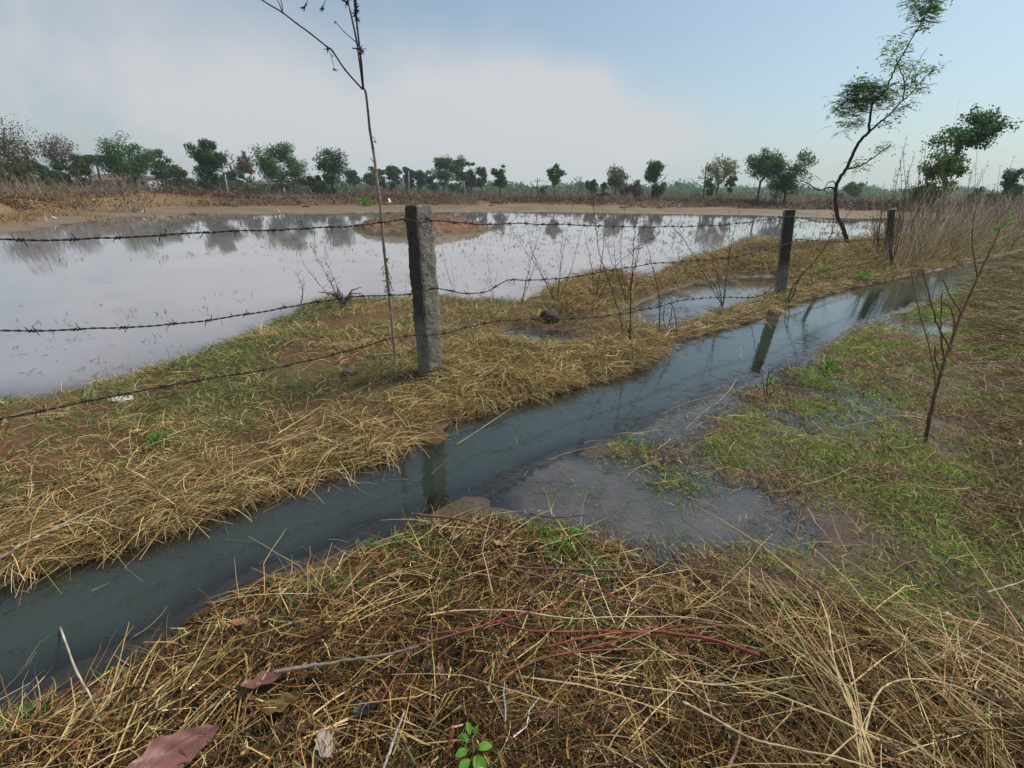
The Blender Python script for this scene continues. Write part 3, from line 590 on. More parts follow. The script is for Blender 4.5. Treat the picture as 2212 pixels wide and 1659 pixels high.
def limbs(nodes, par, R, c, k=5, rmin=.0):
    mb = MB(); kids = {}
    for i, p in enumerate(par): kids.setdefault(p, []).append(i)
    def walk(i):
        path = [i]
        while True:
            ks = sorted(kids.get(path[-1], []), key=lambda q: -R[q])
            if not ks: break
            for q in ks[1:]: todo.append((path[-1], q))
            path.append(ks[0])
        return path
    todo = [(-1, 0)]
    while todo:
        a, b_ = todo.pop(); p = walk(b_); ids = ([a] if a >= 0 else [])+p
        if len(ids) < 2: continue
        rr = R[ids].copy()
        if a >= 0: rr[0] = rr[1]
        rr[-1] *= .4
        mb.tube(nodes[ids], np.maximum(rr, rmin), k, np.clip(np.array(c)*rng.lognormal(0, .12, (len(ids), 1)), 0, 1))
    return mb
def tree(px, base_y, top_y, wpx, dist, label, group=None, cols=G_MID, wts=None, leaves=1500, npt=46, lsize=None, trunk=.3, shape='round', bark=B_GRY, dens=1.0, low=0, name='broad_tree', cat='tree', lean=0.0, seedv=None, r0=None, half=None, crown=None):
    seedv = seedv if seedv is not None else int(px*7+dist)
    rs = np.random.default_rng(seedv)
    b2 = at_Y(px, base_y, dist); b2[0] = at_Y(px, .4*base_y+.6*top_y, dist)[0]; b2[2] = float(hz(b2[0], b2[1]))-.05
    top = at_Y(px, top_y, dist)[2]; Ht = top-b2[2]; W_ = wpx/FPX*np.dot(b2-[0, 0, CH], VF)/2*1.0
    fork = b2+np.array([lean*W_, 0, trunk*Ht]); lobes = []
    cz0 = b2[2]+trunk*Ht*.9; ch_ = top-cz0; cc = (cz0+top)/2
    nl = 15 if crown is None else 0
    for i in range(nl):
        a = rs.uniform(0, 6.28); t = rs.uniform(-.75, .8)
        if shape == 'round': ra = math.sqrt(max(.05, 1-t*t))*.78
        elif shape == 'vase': ra = (.35+.5*(t+1)/2)*.95*math.sqrt(max(.1, 1.25-max(t, 0)**2*1.1))
        elif shape == 'tall': ra = .72*math.sqrt(max(.05, 1-t*t*.8))
        elif shape == 'flat': ra = .9*(.4+.6*(t+1)/2)
        else: ra = .6
        r = rs.uniform(.34, .52)*min(W_, ch_*.6)
        lobes.append((fork[0]+math.cos(a)*ra*(W_-r*.6)*rs.uniform(.5, 1), fork[1]+math.sin(a)*ra*(W_-r*.6), cc+t*(ch_/2-r*.6), r))
    if crown is None: lobes.append((fork[0], fork[1], top-.3*W_, .32*min(W_, ch_*.6)))
    else:
        for u, v, r in crown: lobes.append((b2[0]+u*W_, b2[1]+rs.uniform(-.3, .3)*W_, b2[2]+v*Ht, r*W_))
    for i in range(low):
        a = rs.uniform(0, 6.28); lobes.append((b2[0]+math.cos(a)*W_*.5, b2[1]+math.sin(a)*W_*.5, b2[2]+rs.uniform(.1, .25)*Ht, .32*W_))
    r0 = r0 or Ht*.028
    nodes, par, R, pts = grow(lobes, b2, fork, npt, r0, seedv)
    root = empty(name, b2, label, cat, group)
    limbs(nodes, par, R, bark, 5, rmin=dist*(.00055 if leaves < 200 else .00025)).build('trunk', M_BARK, root, b2)
    n = int(leaves*(2.6 if dist > 40 else 1.8))
    if n:
        lsize = lsize or max(.10, dist*.0017)
        keep = pts if half is None else pts[half(pts, b2, W_)]
        ci = rs.integers(0, len(keep), n); cr = min(W_, ch_*.6)*.20*dens
        bl = rs.normal(0, 1, (n, 3)); bl /= np.linalg.norm(bl, axis=1)[:, None]; cen = keep[ci]+bl*rs.random((n, 1))**.5*cr*1.9*rs.uniform(.6, 1.15, (len(keep), 1))[ci]*[1, 1, .75]
        V_, Q_, C_ = leafquads(cen, lsize, cols, wts or [1]*len(cols), .3)
        obj('crown', newmesh('crown', V_-b2, Q_, None, C_), M_LEAF, root)
    return root
def palm(px, base_y, top_y, dist, label):
    b2 = at_Y(px, base_y, dist); b2[2] = float(hz(b2[0], b2[1])); top = at_Y(px, top_y, dist); H_ = top[2]-b2[2]
    root = empty('palm_tree', b2, label, 'tree', 'palms behind the left bank'); mb = MB(); mb.tube([b2, b2+[.1, 0, H_*.4], b2+[.3, 0, H_*.85]], [.25, .18, .15], 6, (.10, .085, .07)); mb.build('trunk', M_BARK, root, b2)
    q = RB(); n = 16*26; fr = np.repeat(np.arange(16), 26); t = np.tile(np.linspace(.1, 1, 26), 16); a = fr*.3927*1.0+.2; L_ = H_*.36; e = np.where(fr % 2, .75, .25)
    c0 = b2+[.3, 0, H_*.85]; P = np.stack([c0[0]+np.sin(a)*L_*t*np.cos(e*(1-.5*t)), c0[1]+np.cos(a)*L_*t*np.cos(e*(1-.5*t)), c0[2]+L_*(t*np.sin(e)-.75*t*t)], -1)
    q.add(np.repeat(P, 2, 0)-b2, np.repeat(a, 2)+np.tile([1.1, -1.1], n), np.full(2*n, -.5), np.full(2*n, -1.2), np.full(2*n, L_*.35), np.full(2*n, .10), pal(2*n, G_DARK, [1, 1, 1, 1]), 2)
    o = q.build('crown', M_LEAF, None, None, root)
FB = 'trees beyond the pond'
# left group
tree(12, 400, 243, 150, 62, 'largest half bare reddish tree cut off by the left edge of the photo', None, [(.17, .13, .10), (.20, .16, .13), (.10, .10, .05), (.09, .12, .05)], None, 1900, 90, trunk=.3, shape='vase', bark=(.10, .075, .07))
tree(5, 408, 322, 130, 55, 'rounded olive green tree below the large half bare one at the left edge', None, G_OLI, None, 3000, 40, trunk=.12, low=3)
tree(66, 405, 338, 62, 70, 'dark green bushy tree between the left edge trees and the grey crowned one', None, G_DARK, None, 2000, 30, trunk=.12, low=3)
tree(134, 398, 288, 92, 78, 'thin pinkish grey crowned tree above dark bushes, left of the palms', None, [(.17, .135, .12), (.22, .17, .15), (.10, .11, .07)], None, 900, 110, trunk=.32, shape='round', bark=(.13, .105, .10))
tree(118, 405, 336, 66, 74, 'dark green bush at the left foot of the pinkish grey crowned tree', None, G_DARK, None, 1800, 26, trunk=.1, low=3)
tree(172, 405, 340, 70, 76, 'brownish green bush between the pinkish grey crowned tree and the palms', None, G_OLI+G_DARK[:2], None, 1700, 26, trunk=.1, low=3)
palm(198, 400, 328, 95, 'left one of two dark palms beside the white house trees')
palm(219, 400, 326, 98, 'right one of two dark palms beside the white house trees')
tree(272, 404, 288, 108, 80, 'big round green tree standing in front of the white house', None, G_MID+G_DARK[:2], None, 3800, 90, trunk=.22, low=2)
tree(342, 404, 318, 52, 88, 'small dark open crowned tree just right of the big tree at the white house', None, G_DARK, None, 900, 50, trunk=.3)
tree(378, 406, 352, 74, 92, 'low olive bush left of the tall dense dark tree', None, G_OLI, None, 1800, 24, trunk=.08, low=3, name='bush', cat='bush')
tree(440, 406, 293, 76, 82, 'tall dense dark green tree with a stepped crown, reflected in the pond', None, G_DARK, None, 5200, 50, trunk=.12, shape='tall', dens=1.1, low=3)
tree(492, 402, 317, 42, 110, 'pale leafless grey tree behind the leaning white pole', None, R_RED, None, 0, 110, trunk=.3, bark=(.26, .23, .23))
tree(528, 404, 326, 44, 108, 'pinkish brown thin tree between the leafless one and the broad green one', None, [(.24, .15, .12), (.3, .2, .16), (.16, .12, .08)], None, 800, 80, trunk=.3, bark=(.18, .13, .12))
tree(505, 406, 365, 90, 100, 'low dark bushes under the leafless and pinkish trees', None, G_DARK+R_RED[:1], None, 1500, 24, trunk=.06, low=3, name='bush', cat='bush')
tree(600, 408, 308, 128, 84, 'broad spreading green tree with visible limbs left of the dry stalk', None, G_MID+G_DARK, None, 3600, 110, trunk=.22, shape='round', low=2)
tree(712, 408, 309, 80, 84, 'open ragged dark tree with gaps in its crown left of the dry stalk', None, G_DARK, None, 1500, 120, trunk=.3, shape='round')
tree(690, 410, 368, 96, 82, 'low dark green bushes at the foot of the ragged dark tree', None, G_DARK+G_OLI[:1], None, 2000, 26, trunk=.06, low=3, name='bush', cat='bush')
# blue green row
for i, (x, t, wd, cc, lb) in enumerate([(762, 362, 40, G_DARK, 'first blue green tree right of the ragged dark tree'), (802, 358, 44, G_OLI+G_MID, 'yellowish olive tree directly behind the dry stalk'), (824, 363, 30, G_DARK, 'narrow dark tree just right of the dry stalk'),
                                    (847, 358, 42, G_DARK, 'rounded blue green tree left of the pale pole by the concrete post'), (880, 358, 38, G_DARK, 'rounded blue green tree right behind the pale pole by the concrete post'),
                                    (908, 363, 36, G_DARK, 'blue green tree seen directly above the front concrete post'), (932, 366, 34, G_DARK, 'lower blue green tree just right of the front concrete post')]):
    tree(x, 413, t, wd, 135+3*i, lb, FB, cc, None, 1500, 30, trunk=.14, shape='tall', low=2, seedv=50+i)
tree(958, 415, 340, 54, 128, 'taller grey green tree with three clumps right of the front concrete post', None, G_MID+G_DARK[:2], None, 1800, 60, trunk=.3, low=1)
tree(992, 415, 338, 50, 130, 'tallest grey green tree of the clump right of the front concrete post', None, G_MID+G_DARK[:2], None, 1800, 60, trunk=.3, low=2)
tree(1017, 416, 350, 36, 133, 'narrow blue green tree in the middle of the clump', None, G_DARK, None, 1300, 40, trunk=.2, low=2)
tree(1040, 418, 358, 34, 128, 'greyish brown thin tree at the right end of the clump', None, G_OLI+R_RED, None, 1000, 50, trunk=.25)
tree(1080, 421, 356, 38, 96, 'upright ragged green tree standing alone right of the clump', None, G_MID+G_DARK[:1], None, 1400, 50, trunk=.28, shape='tall')
tree(1199, 424, 354, 40, 86, 'small round topped green tree on a thin trunk, reflected in mid pond', None, G_MID, None, 1300, 40, trunk=.42, shape='round', r0=.10)
tree(1175, 422, 396, 26, 95, 'low pinkish bare bush left of the thin trunked green tree', None, R_RED, None, 150, 50, trunk=.1, name='bush', cat='bush')
tree(1252, 416, 378, 32, 110, 'leafless pale grey tree left of the yellow green bush', None, R_RED, None, 0, 90, trunk=.25, bark=(.2, .17, .16))
tree(1279, 420, 383, 28, 96, 'bright yellow green small round tree in the middle distance', None, G_YEL, None, 1000, 26, trunk=.15)
tree(1304, 414, 394, 16, 100, 'tiny dark tree right of the yellow green one', None, G_DARK, None, 350, 20, trunk=.4)
tree(1332, 418, 355, 56, 92, 'pale olive round tree with fine open crown in mid field', None, G_PALE, None, 1300, 120, trunk=.28, bark=(.14, .12, .10))
tree(1352, 420, 392, 36, 93, 'low olive bush against the pale olive round tree', None, G_OLI, None, 700, 20, trunk=.06, name='bush', cat='bush')
tree(1375, 422, 390, 34, 92, 'purplish bare bush between the pale olive tree and the two toned tree', None, R_RED, None, 500, 50, trunk=.1, name='bush', cat='bush')
tree(1418, 424, 343, 60, 88, 'two toned tree with a leafy green left half and bare twiggy right half', None, G_DARK+G_MID[:1], None, 2000, 120, trunk=.38, shape='vase', half=lambda p, b, w_: p[:, 0] < b[0]+.1*w_, r0=.3)
tree(1422, 425, 394, 44, 87, 'rounded dark green bush at the foot of the two toned tree', None, G_DARK, None, 1200, 24, trunk=.06, low=2, name='bush', cat='bush')
tree(1556, 427, 337, 78, 84, 'pale yellowish green open tree right of the pole with a crossarm', None, [(.20, .22, .10), (.26, .26, .14), (.13, .15, .07)], None, 900, 110, trunk=.35, bark=(.17, .15, .13))
tree(1533, 426, 385, 32, 82, 'small dark green bushy tree between the crossarm pole and the pale open tree', None, G_MID, None, 600, 26, trunk=.2)
tree(1579, 424, 368, 26, 90, 'narrow blue green tree right of the pale yellowish open tree', None, G_DARK, None, 700, 30, trunk=.2, shape='tall')
tree(1648, 430, 321, 80, 66, 'broad green tree on twin trunks left of the second concrete post', None, G_MID+G_DARK, None, 2400, 60, trunk=.38, shape='flat', r0=.13)
tree(1708, 428, 326, 96, 62, 'darker green tree with a limb reaching right, above the second concrete post', None, G_DARK+G_MID[:2], None, 3000, 60, trunk=.2, r0=.16,
     crown=[(-.45, .62, .42), (-.1, .5, .46), (.05, .32, .40), (-.4, .85, .25), (.7, .88, .22), (.95, .8, .18), (.8, .6, .12), (-.75, .7, .25), (.2, .62, .3), (-.2, .25, .35), (-.6, .4, .3)])
tree(1842, 432, 392, 52, 110, 'rounded green bush in the field behind the leaning thorn tree', None, G_MID, None, 1300, 24, trunk=.06, low=2, name='bush', cat='bush')
tree(2192, 445, 364, 60, 48, 'dark green bush at the right edge behind the dry grass', None, G_DARK, None, 1700, 26, trunk=.08, low=2, name='bush', cat='bush')
tree(2118, 440, 404, 60, 60, 'low dark green bush left of the right edge bush', None, G_DARK, None, 1000, 20, trunk=.06, low=2, name='bush', cat='bush')
tree(2072, 470, 240, 128, 26, 'umbrella crowned green tree rising from the dry grass at right', None, G_DARK+G_MID[:2], None, 2600, 70, lsize=.07, r0=.13, trunk=.42, lean=-.15, bark=(.15, .13, .12),
     crown=[(.1, .93, .22), (.4, .95, .22), (.7, .93, .2), (.9, .88, .15), (-.15, .86, .24), (.25, .84, .24), (.6, .84, .22), (-.4, .8, .2), (.1, .77, .2), (.45, .78, .2), (-.65, .77, .16), (-.9, .74, .12), (.8, .76, .12), (.0, .64, .13), (-.25, .6, .13), (.15, .56, .12), (-.4, .52, .15)])
tree(2022, 470, 318, 90, 24, 'olive green bushy tree below and left of the umbrella crowned tree', None, G_OLI[2:]+G_MID+[(.14, .17, .04)], None, 2200, 50, lsize=.06, r0=.07, trunk=.2, shape='round')
# far woods in the haze
q = RB(); fw = []
for a, top_, wd in [(x, 404+.013*(x-1100)+3*math.sin(x*.05)-(6 if math.sin(x*.031) > .8 else 0), 14) for x in np.arange(-300, 2600, 5)]:
    for _ in range(7):
        d_ = rng.uniform(300, 470); c = at_Y(a+rng.normal(0, 4), top_, d_); zt = max(3, c[2]); z = rng.uniform(.5, zt)
        fw.append((c[0], c[1], z))
fw = np.array(fw); fw = np.repeat(fw, 20, 0); fw = fw+rng.normal(0, 1, fw.shape)*[2.5, 2.5, 1.3]
V_, Q_, C_ = leafquads(fw, 1.1, G_DARK+G_MID[:2], [1]*6, .3)
V2, Q2, C2 = leafquads(und, .28, G_DARK+G_OLI[:2]+R_RED[:1], [1]*7, .35)
tag(obj('undergrowth', newmesh('undergrowth', V2, Q2, None, C2), M_LEAF), 'dark undergrowth joining the feet of the left trees', 'undergrowth', None, 'stuff')
tag(obj('far_woods', newmesh('far_woods', V_, Q_, None, C_), M_LEAF), 'hazy blue green line of woods along the horizon', 'woods', None, 'stuff')
# ------------------------------------------------------------------ leaning thorn tree by the fence
T0 = at_z(1837, 549, .08)
def tpt(x, y, dy=0.0): return at_Y(x, y, T0[1]+dy)
root = empty('thorn_tree', T0, 'thin dark leaning thorn tree with feathery leaves beside the second concrete post', 'tree')
mb = MB(); bk = (.062, .040, .034)
def br(pts, r, dy=(0, 0)):
    P = spline([tpt(x, y, dy[0]+(dy[1]-dy[0])*i/(len(pts)-1)) for i, (x, y) in enumerate(pts)], 6); P = P+rng.normal(0, .006, P.shape)
    mb.tube(P, np.linspace(r[0], r[1], len(P)), 7, np.clip(np.array(bk)*rng.lognormal(0, .15, (len(P), 1)), 0, 1)); return P
B_ = []
br([(1838, 553), (1833, 527), (1823, 498), (1809, 465), (1805, 432), (1806, 405), (1814, 385), (1831, 360), (1846, 325), (1862, 300), (1877, 286)], (.052, .032))
B_.append(br([(1877, 286), (1879, 257), (1884, 227), (1905, 204), (1919, 190), (1942, 176)], (.030, .009), (0, -.3)))
B_.append(br([(1877, 286), (1900, 265), (1923, 246), (1947, 220), (1966, 204), (1998, 166), (2022, 150)], (.026, .007), (0, .5)))
B_.append(br([(1950, 216), (1954, 176), (1940, 140), (1936, 120)], (.018, .005), (.2, .1)))
B_.append(br([(1912, 198), (1924, 170), (1937, 140), (1958, 105), (1984, 58), (2005, 23), (2020, 4), (2026, -14)], (.02, .006), (-.2, -.5)))
B_.append(br([(1954, 180), (1963, 161), (1984, 131), (2005, 101)], (.012, .004), (.1, .5)))
B_.append(br([(1834, 365), (1850, 361), (1867, 353), (1884, 343), (1900, 330), (1923, 314)], (.020, .009), (0, -.6)))
B_.append(br([(1884, 226), (1860, 212), (1835, 215), (1806, 236)], (.012, .004), (-.1, -.6)))
B_.append(br([(1880, 245), (1856, 240), (1830, 268)], (.010, .004), (-.1, .4)))
B_.append(br([(1882, 238), (1910, 236), (1948, 237)], (.008, .004), (0, .5)))
B_.append(br([(1878, 270), (1905, 272), (1930, 264)], (.008, .003), (0, -.4)))
B_.append(br([(1968, 203), (1985, 202), (1992, 196)], (.008, .003), (.3, .1)))
B_.append(br([(1806, 410), (1790, 404), (1772, 412), (1750, 400), (1728, 388), (1742, 384)], (.022, .005), (0, -.5)))
B_.append(br([(1806, 402), (1800, 392), (1788, 396), (1782, 410), (1792, 418), (1804, 412)], (.014, .006), (0, .2)))
B_.append(br([(1822, 498), (1800, 520), (1790, 545)], (.008, .004), (0, -.3)))
mb.build('trunk', M_BARK, root, T0)
def fronds(cen, n, spread, size, cols, wts, toward=None):
    """feathery compound leaves: a midrib with two rows of small leaflets"""
    V_, Q_, C_ = [], [], []; k = 0
    for c in cen:
        for _ in range(n):
            o = c+rng.normal(0, spread, 3)*[1, 1, .7]; a = rng.uniform(0, 6.28); ln = size*rng.uniform(.6, 1.2); e = rng.uniform(-.3, .7)
            m = 9; t = np.linspace(.08, 1, m); X = o+np.stack([np.sin(a)*ln*t, np.cos(a)*ln*t, ln*(t*math.sin(e)-.45*t*t)], -1)
            sd = np.array([math.cos(a), -math.sin(a), 0]); fw_ = np.array([math.sin(a), math.cos(a), -.2]); cc = pal(1, cols, wts, .25)[0]
            for sgn in (-1, 1):
                l_ = ln*.26*np.sin(np.pi*(.15+.8*t))[:, None]; tip = X+sd*sgn*l_+fw_*l_*.25+np.array([0, 0, -.2])*l_; wv = fw_*ln*.05
                q_ = np.stack([X-wv, X+(tip-X)*.5-wv*1.3, tip, X+(tip-X)*.5+wv*1.3], 1).reshape(-1, 3)
                V_.append(q_); C_.append(np.tile(cc, (len(q_), 1)))
    V_ = np.vstack(V_); return V_, np.arange(len(V_)).reshape(-1, 4), np.vstack(C_)
FC = [(.09, .18, .035), (.14, .25, .045), (.20, .32, .05), (.08, .14, .045)]
cl1 = [tpt(x, y, rng.uniform(-.4, .4)) for x, y in [(1815, 240), (1822, 225), (1835, 215), (1850, 205), (1862, 195), (1872, 188), (1885, 186), (1900, 190), (1912, 196), (1868, 210), (1882, 205), (1895, 215), (1905, 208), (1840, 240), (1855, 235), (1843, 262), (1828, 272), (1862, 225), (1875, 222), (1858, 180), (1835, 200), (1850, 190)]]
cl2 = [tpt(x, y, rng.uniform(-.3, .5)) for x, y in [(1925, 120), (1935, 105), (1945, 95), (1920, 140), (1940, 130), (1955, 145), (1965, 160), (1975, 140), (1960, 175), (1985, 160), (2005, 155), (2018, 150), (1970, 185), (1950, 190), (1940, 205), (1985, 195), (1925, 225), (1932, 245), (1960, 225), (1920, 268), (1925, 90), (1900, 322), (1915, 316), (1860, 350), (1745, 385), (1862, 362)]]
cl3 = [tpt(x, y, rng.uniform(-.7, -.3)) for x, y in [(1985, 5), (1998, 12), (2010, 2), (2005, 22), (1992, 30), (2020, -5), (1980, -8), (1995, 40), (2012, 15), (1990, 60)]]
extra = leafquads(np.repeat(np.array(cl1+cl2+cl3), 34, 0)+rng.normal(0, 1, (34*(len(cl1)+len(cl2)+len(cl3)), 3))*[.13, .13, .08], .034, FC, [1, 1, .8, 1], .3, flat=.5, asp=.4)
parts_ = [extra, fronds(cl1, 24, .12, .26, FC, [1, 1, .6, 1]), fronds(cl2, 8, .10, .24, FC, [.6, 1, .8, 1]), fronds(cl3, 14, .10, .25, FC, [1, .8, .3, 1])]
V_ = np.vstack([p[0] for p in parts_]); C_ = np.vstack([p[2] for p in parts_])
obj('crown', newmesh('crown', V_-T0, np.arange(len(V_)).reshape(-1, 4), None, C_), M_LEAF, root)
# ------------------------------------------------------------------ concrete posts and barbed wire
def conc_mat():
    m, n, l, b = mat('weathered_concrete'); co = n.new('ShaderNodeTexCoord')
    def noise(sc_, det=6, ro_=.6):
        t = n.new('ShaderNodeTexNoise'); t.inputs['Scale'].default_value = sc_; t.inputs['Detail'].default_value = det; t.inputs['Roughness'].default_value = ro_; l.new(co.outputs['Object'], t.inputs['Vector']); return t.outputs[0]
    def ramp(v, a, b_, c0, c1):
        r = n.new('ShaderNodeValToRGB'); l.new(v, r.inputs[0]); r.color_ramp.elements[0].position = a; r.color_ramp.elements[1].position = b_
        r.color_ramp.elements[0].color = c0+(1,); r.color_ramp.elements[1].color = c1+(1,); return r.outputs[0]
    base = ramp(noise(90, 8, .7), .35, .7, (.15, .14, .115), (.33, .31, .27))
    at = n.new('ShaderNodeAttribute'); at.attribute_name = 'Col'
    ml = n.new('ShaderNodeMix'); ml.data_type = 'RGBA'; ml.blend_type = 'MULTIPLY'; ml.inputs['Factor'].default_value = 1; l.new(base, ml.inputs['A']); l.new(at.outputs['Color'], ml.inputs['B'])
    l.new(ml.outputs['Result'], b.inputs['Base Color']); b.inputs['Roughness'].default_value = .92
    v = n.new('ShaderNodeTexVoronoi'); v.inputs['Scale'].default_value = 75; l.new(co.outputs['Object'], v.inputs['Vector'])
    ad = n.new('ShaderNodeMath'); ad.operation = 'ADD'; l.new(noise(140, 8, .75), ad.inputs[0]); l.new(v.outputs[0], ad.inputs[1])
    bp = n.new('ShaderNodeBump'); bp.inputs['Strength'].default_value = .9; bp.inputs['Distance'].default_value = .006; l.new(ad.outputs[0], bp.inputs['Height']); l.new(bp.outputs[0], b.inputs['Normal'])
    return m
M_CON = conc_mat()
def post(bpx, tpx, wa, wb, rot, label, sd=1, holes=()):
    base = gpt(*bpx); top = at_Y(tpx[0], tpx[1], base[1]+.02); ax = top-base; H_ = np.linalg.norm(ax); base = base-ax/H_*.12
    ax = top-base; H_ = np.linalg.norm(ax); ax /= H_
    s = np.array([1, 0, 0])-ax*ax[0]; s /= np.linalg.norm(s); t = np.cross(ax, s)
    nz, npf = 110, 14; V_ = []; C_ = []
    per = []
    for f_ in range(4):
        for i in range(npf):
            u = -1+2*i/npf; c_ = [(u, -1), (1, u), (-u, 1), (-1, -u)][f_]; per.append(c_)
    per = np.array(per); k = len(per)
    sup = (np.abs(per[:, 0])**7+np.abs(per[:, 1])**7)**(-1/7); per = per*sup[:, None]
    cr, sr = math.cos(rot), math.sin(rot)
    for j in range(nz+1):
        z = j/nz; tz = 1.0 if z < .985 else math.sqrt(max(0, 1-((z-.985)/.017)**2))*.12+.88
        sw = 1.06-.07*z
        x = per[:, 0]*wa/2*sw*tz; y = per[:, 1]*wb/2*sw*tz
        ang = np.arctan2(per[:, 1], per[:, 0]); d_ = fbm(ang*.10+sd, np.full(k, z*H_), .10, sd)*.011+vn(ang*.10, np.full(k, z*H_), .02, sd+1)*.010+vn(ang*.1, np.full(k, z*H_), .45, 3)*.008
        d_ = d_-.010*np.maximum(0, vn(ang*.12+5, np.full(k, z*H_), .05, 6)-.22)
        rr_ = np.hypot(x, y); x = x*(1+d_/rr_); y = y*(1+d_/rr_)
        X = x*cr-y*sr; Y = x*sr+y*cr
        V_.append(base+ax*(z*H_)+s[None, :]*X[:, None]+t[None, :]*Y[:, None])
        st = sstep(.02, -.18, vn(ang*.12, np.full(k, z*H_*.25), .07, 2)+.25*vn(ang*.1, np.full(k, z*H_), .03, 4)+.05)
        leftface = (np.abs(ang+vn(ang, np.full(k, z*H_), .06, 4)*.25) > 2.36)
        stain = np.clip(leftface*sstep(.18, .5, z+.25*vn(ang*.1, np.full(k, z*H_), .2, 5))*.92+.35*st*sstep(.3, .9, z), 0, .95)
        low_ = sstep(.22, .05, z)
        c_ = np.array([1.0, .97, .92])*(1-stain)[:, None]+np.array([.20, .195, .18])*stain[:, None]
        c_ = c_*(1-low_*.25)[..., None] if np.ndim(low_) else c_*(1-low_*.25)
        C_.append(c_)
    V_.append(top[None, :]+ax*.002); C_.append(np.array([[.5, .5, .42]]))
    V_ = np.vstack(V_); C_ = np.vstack(C_)
    i = np.arange(nz)[:, None]*k; j = np.arange(k)[None, :]; j2 = (j+1) % k
    Q_ = np.stack([i+j, i+j2, i+k+j2, i+k+j], -1).reshape(-1, 4); T_ = [(nz*k+q_, nz*k+(q_+1) % k, (nz+1)*k) for q_ in range(k)]
    o = obj('concrete_post', newmesh('concrete_post', V_-base, Q_, T_, C_, True), M_CON, None, base); tag(o, label, 'fence post', 'concrete fence posts'); 
    return o, base, ax, H_
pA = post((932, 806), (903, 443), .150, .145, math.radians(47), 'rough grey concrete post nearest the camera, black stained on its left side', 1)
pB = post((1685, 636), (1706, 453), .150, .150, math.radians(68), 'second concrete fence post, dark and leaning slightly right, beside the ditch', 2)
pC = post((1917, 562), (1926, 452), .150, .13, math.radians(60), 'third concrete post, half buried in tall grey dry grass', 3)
P1 = pA[1]*1; P2 = pB[1]*1; FD = (P2-P1); FD[2] = 0; FD /= np.linalg.norm(FD); FN = np.array([-FD[1], FD[0], 0])
M_RUST = simple('rusty_wire', (.030, .019, .014), .75, .4, 120)
M_HOLE = simple('hole', (.012, .011, .01), .95)
def hole(px, py, r):
    d = ray(px, py); d = d/np.linalg.norm(d); base, ax, H_ = pA[1], pA[2], pA[3]
    me_o = pA[0]; V_ = np.array([v.co for v in me_o.data.vertices])+base; q_ = V_-np.array([0, 0, CH]); t = q_@d; e = np.linalg.norm(q_-t[:, None]*d, axis=1); e[t > np.dot(base+ax*.7-[0, 0, CH], d)+.0] = 9
    p = V_[int(np.argmin(e))]; nrm = p-(base+ax*np.dot(p-base, ax)); nrm /= np.linalg.norm(nrm)
    mb = MB(); mb.tube([p-nrm*.012, p+nrm*.0015], r, 12, (.01, .01, .01)); o = mb.build('bolt_hole', M_HOLE, pA[0], base)
for h_ in ((923, 592, .008), (916, 605, .006), (922, 470, .010), (930, 500, .004)): hole(*h_)
barb_me = None
def barb_mesh():
    mb = MB(); t = np.linspace(0, 2.2*math.pi*2, 26); mb.tube(np.stack([(t/t[-1]-.5)*.026, .0062*np.cos(t), .0062*np.sin(t)], -1), .0019, 5)
    mb.tube([(-.012, .005, 0), (-.017, .012, .013), (-.021, .016, .024)], [.0019, .0016, .0004], 5); mb.tube([(.012, -.004, .004), (.016, -.012, -.012), (.02, -.02, -.021)], [.0019, .0016, .0004], 5)
    mb.tube([(.006, .004, -.003), (.002, .014, -.013), (.0, .022, -.018)], [.0019, .0015, .0004], 5); return mb.mesh('barb')
def wire(pts, label, spacing=.165, rad=.0026, off=.0028, fence=None):
    P = spline([(fence or at_fence)(x, y, o_) if len(q_) > 2 else at_fence(x, y, -.118) for q_ in pts for x, y, o_ in [tuple(q_)+((-.118,) if len(q_) < 3 else ())]], 10)
    u_ = P[0]-P[4]; u_[2] = 0; u_ /= np.linalg.norm(u_); P = np.vstack([[P[0]+u_*q2+[0, 0, .02*q2] for q2 in (4, 3, 2, 1)], P])
    L_ = np.concatenate([[0], np.cumsum(np.linalg.norm(np.diff(P, axis=0), axis=1))]); n = int(L_[-1]/.012)
    s = np.linspace(0, L_[-1], n); P = np.stack([np.interp(s, L_, P[:, i]) for i in range(3)], -1)
    P = P+np.stack([0*s, 0*s, vn(s, 0*s, .25, 1)*.012+vn(s, 0*s, .08, 2)*.005], -1)
    t = np.gradient(P, axis=0); t /= np.linalg.norm(t, axis=1)[:, None]; a = np.cross(t, [0, 0, 1.0]); a /= np.linalg.norm(a, axis=1)[:, None]; b_ = np.cross(t, a)
    ph = s*2*math.pi/.075; mb = MB()
    for k_ in (0, math.pi):
        mb.tube(P+off*(a*np.cos(ph+k_)[:, None]+b_*np.sin(ph+k_)[:, None]), rad, 5)
    org = P[0]; root = mb.build('barbed_wire', M_RUST, None, org, org); tag(root, label, 'barbed wire', 'barbed wire strands of the fence')
    global barb_me
    if barb_me is None: barb_me = barb_mesh(); barb_me.materials.append(M_RUST)
    q_ = .05
    while q_ < L_[-1] and len(root.children) < 98:
        i = min(n-1, int(q_/L_[-1]*(n-1))); o = obj('barb', barb_me, None, root); o.location = P[i]-org
        o.rotation_euler = Vector(t[i]).to_track_quat('X', 'Z').to_euler(); o.rotation_euler.rotate_axis('X', rng.uniform(0, 6.28)); o.scale = (1.2,)*3
        q_ += spacing*rng.uniform(.8, 1.25)
    return root
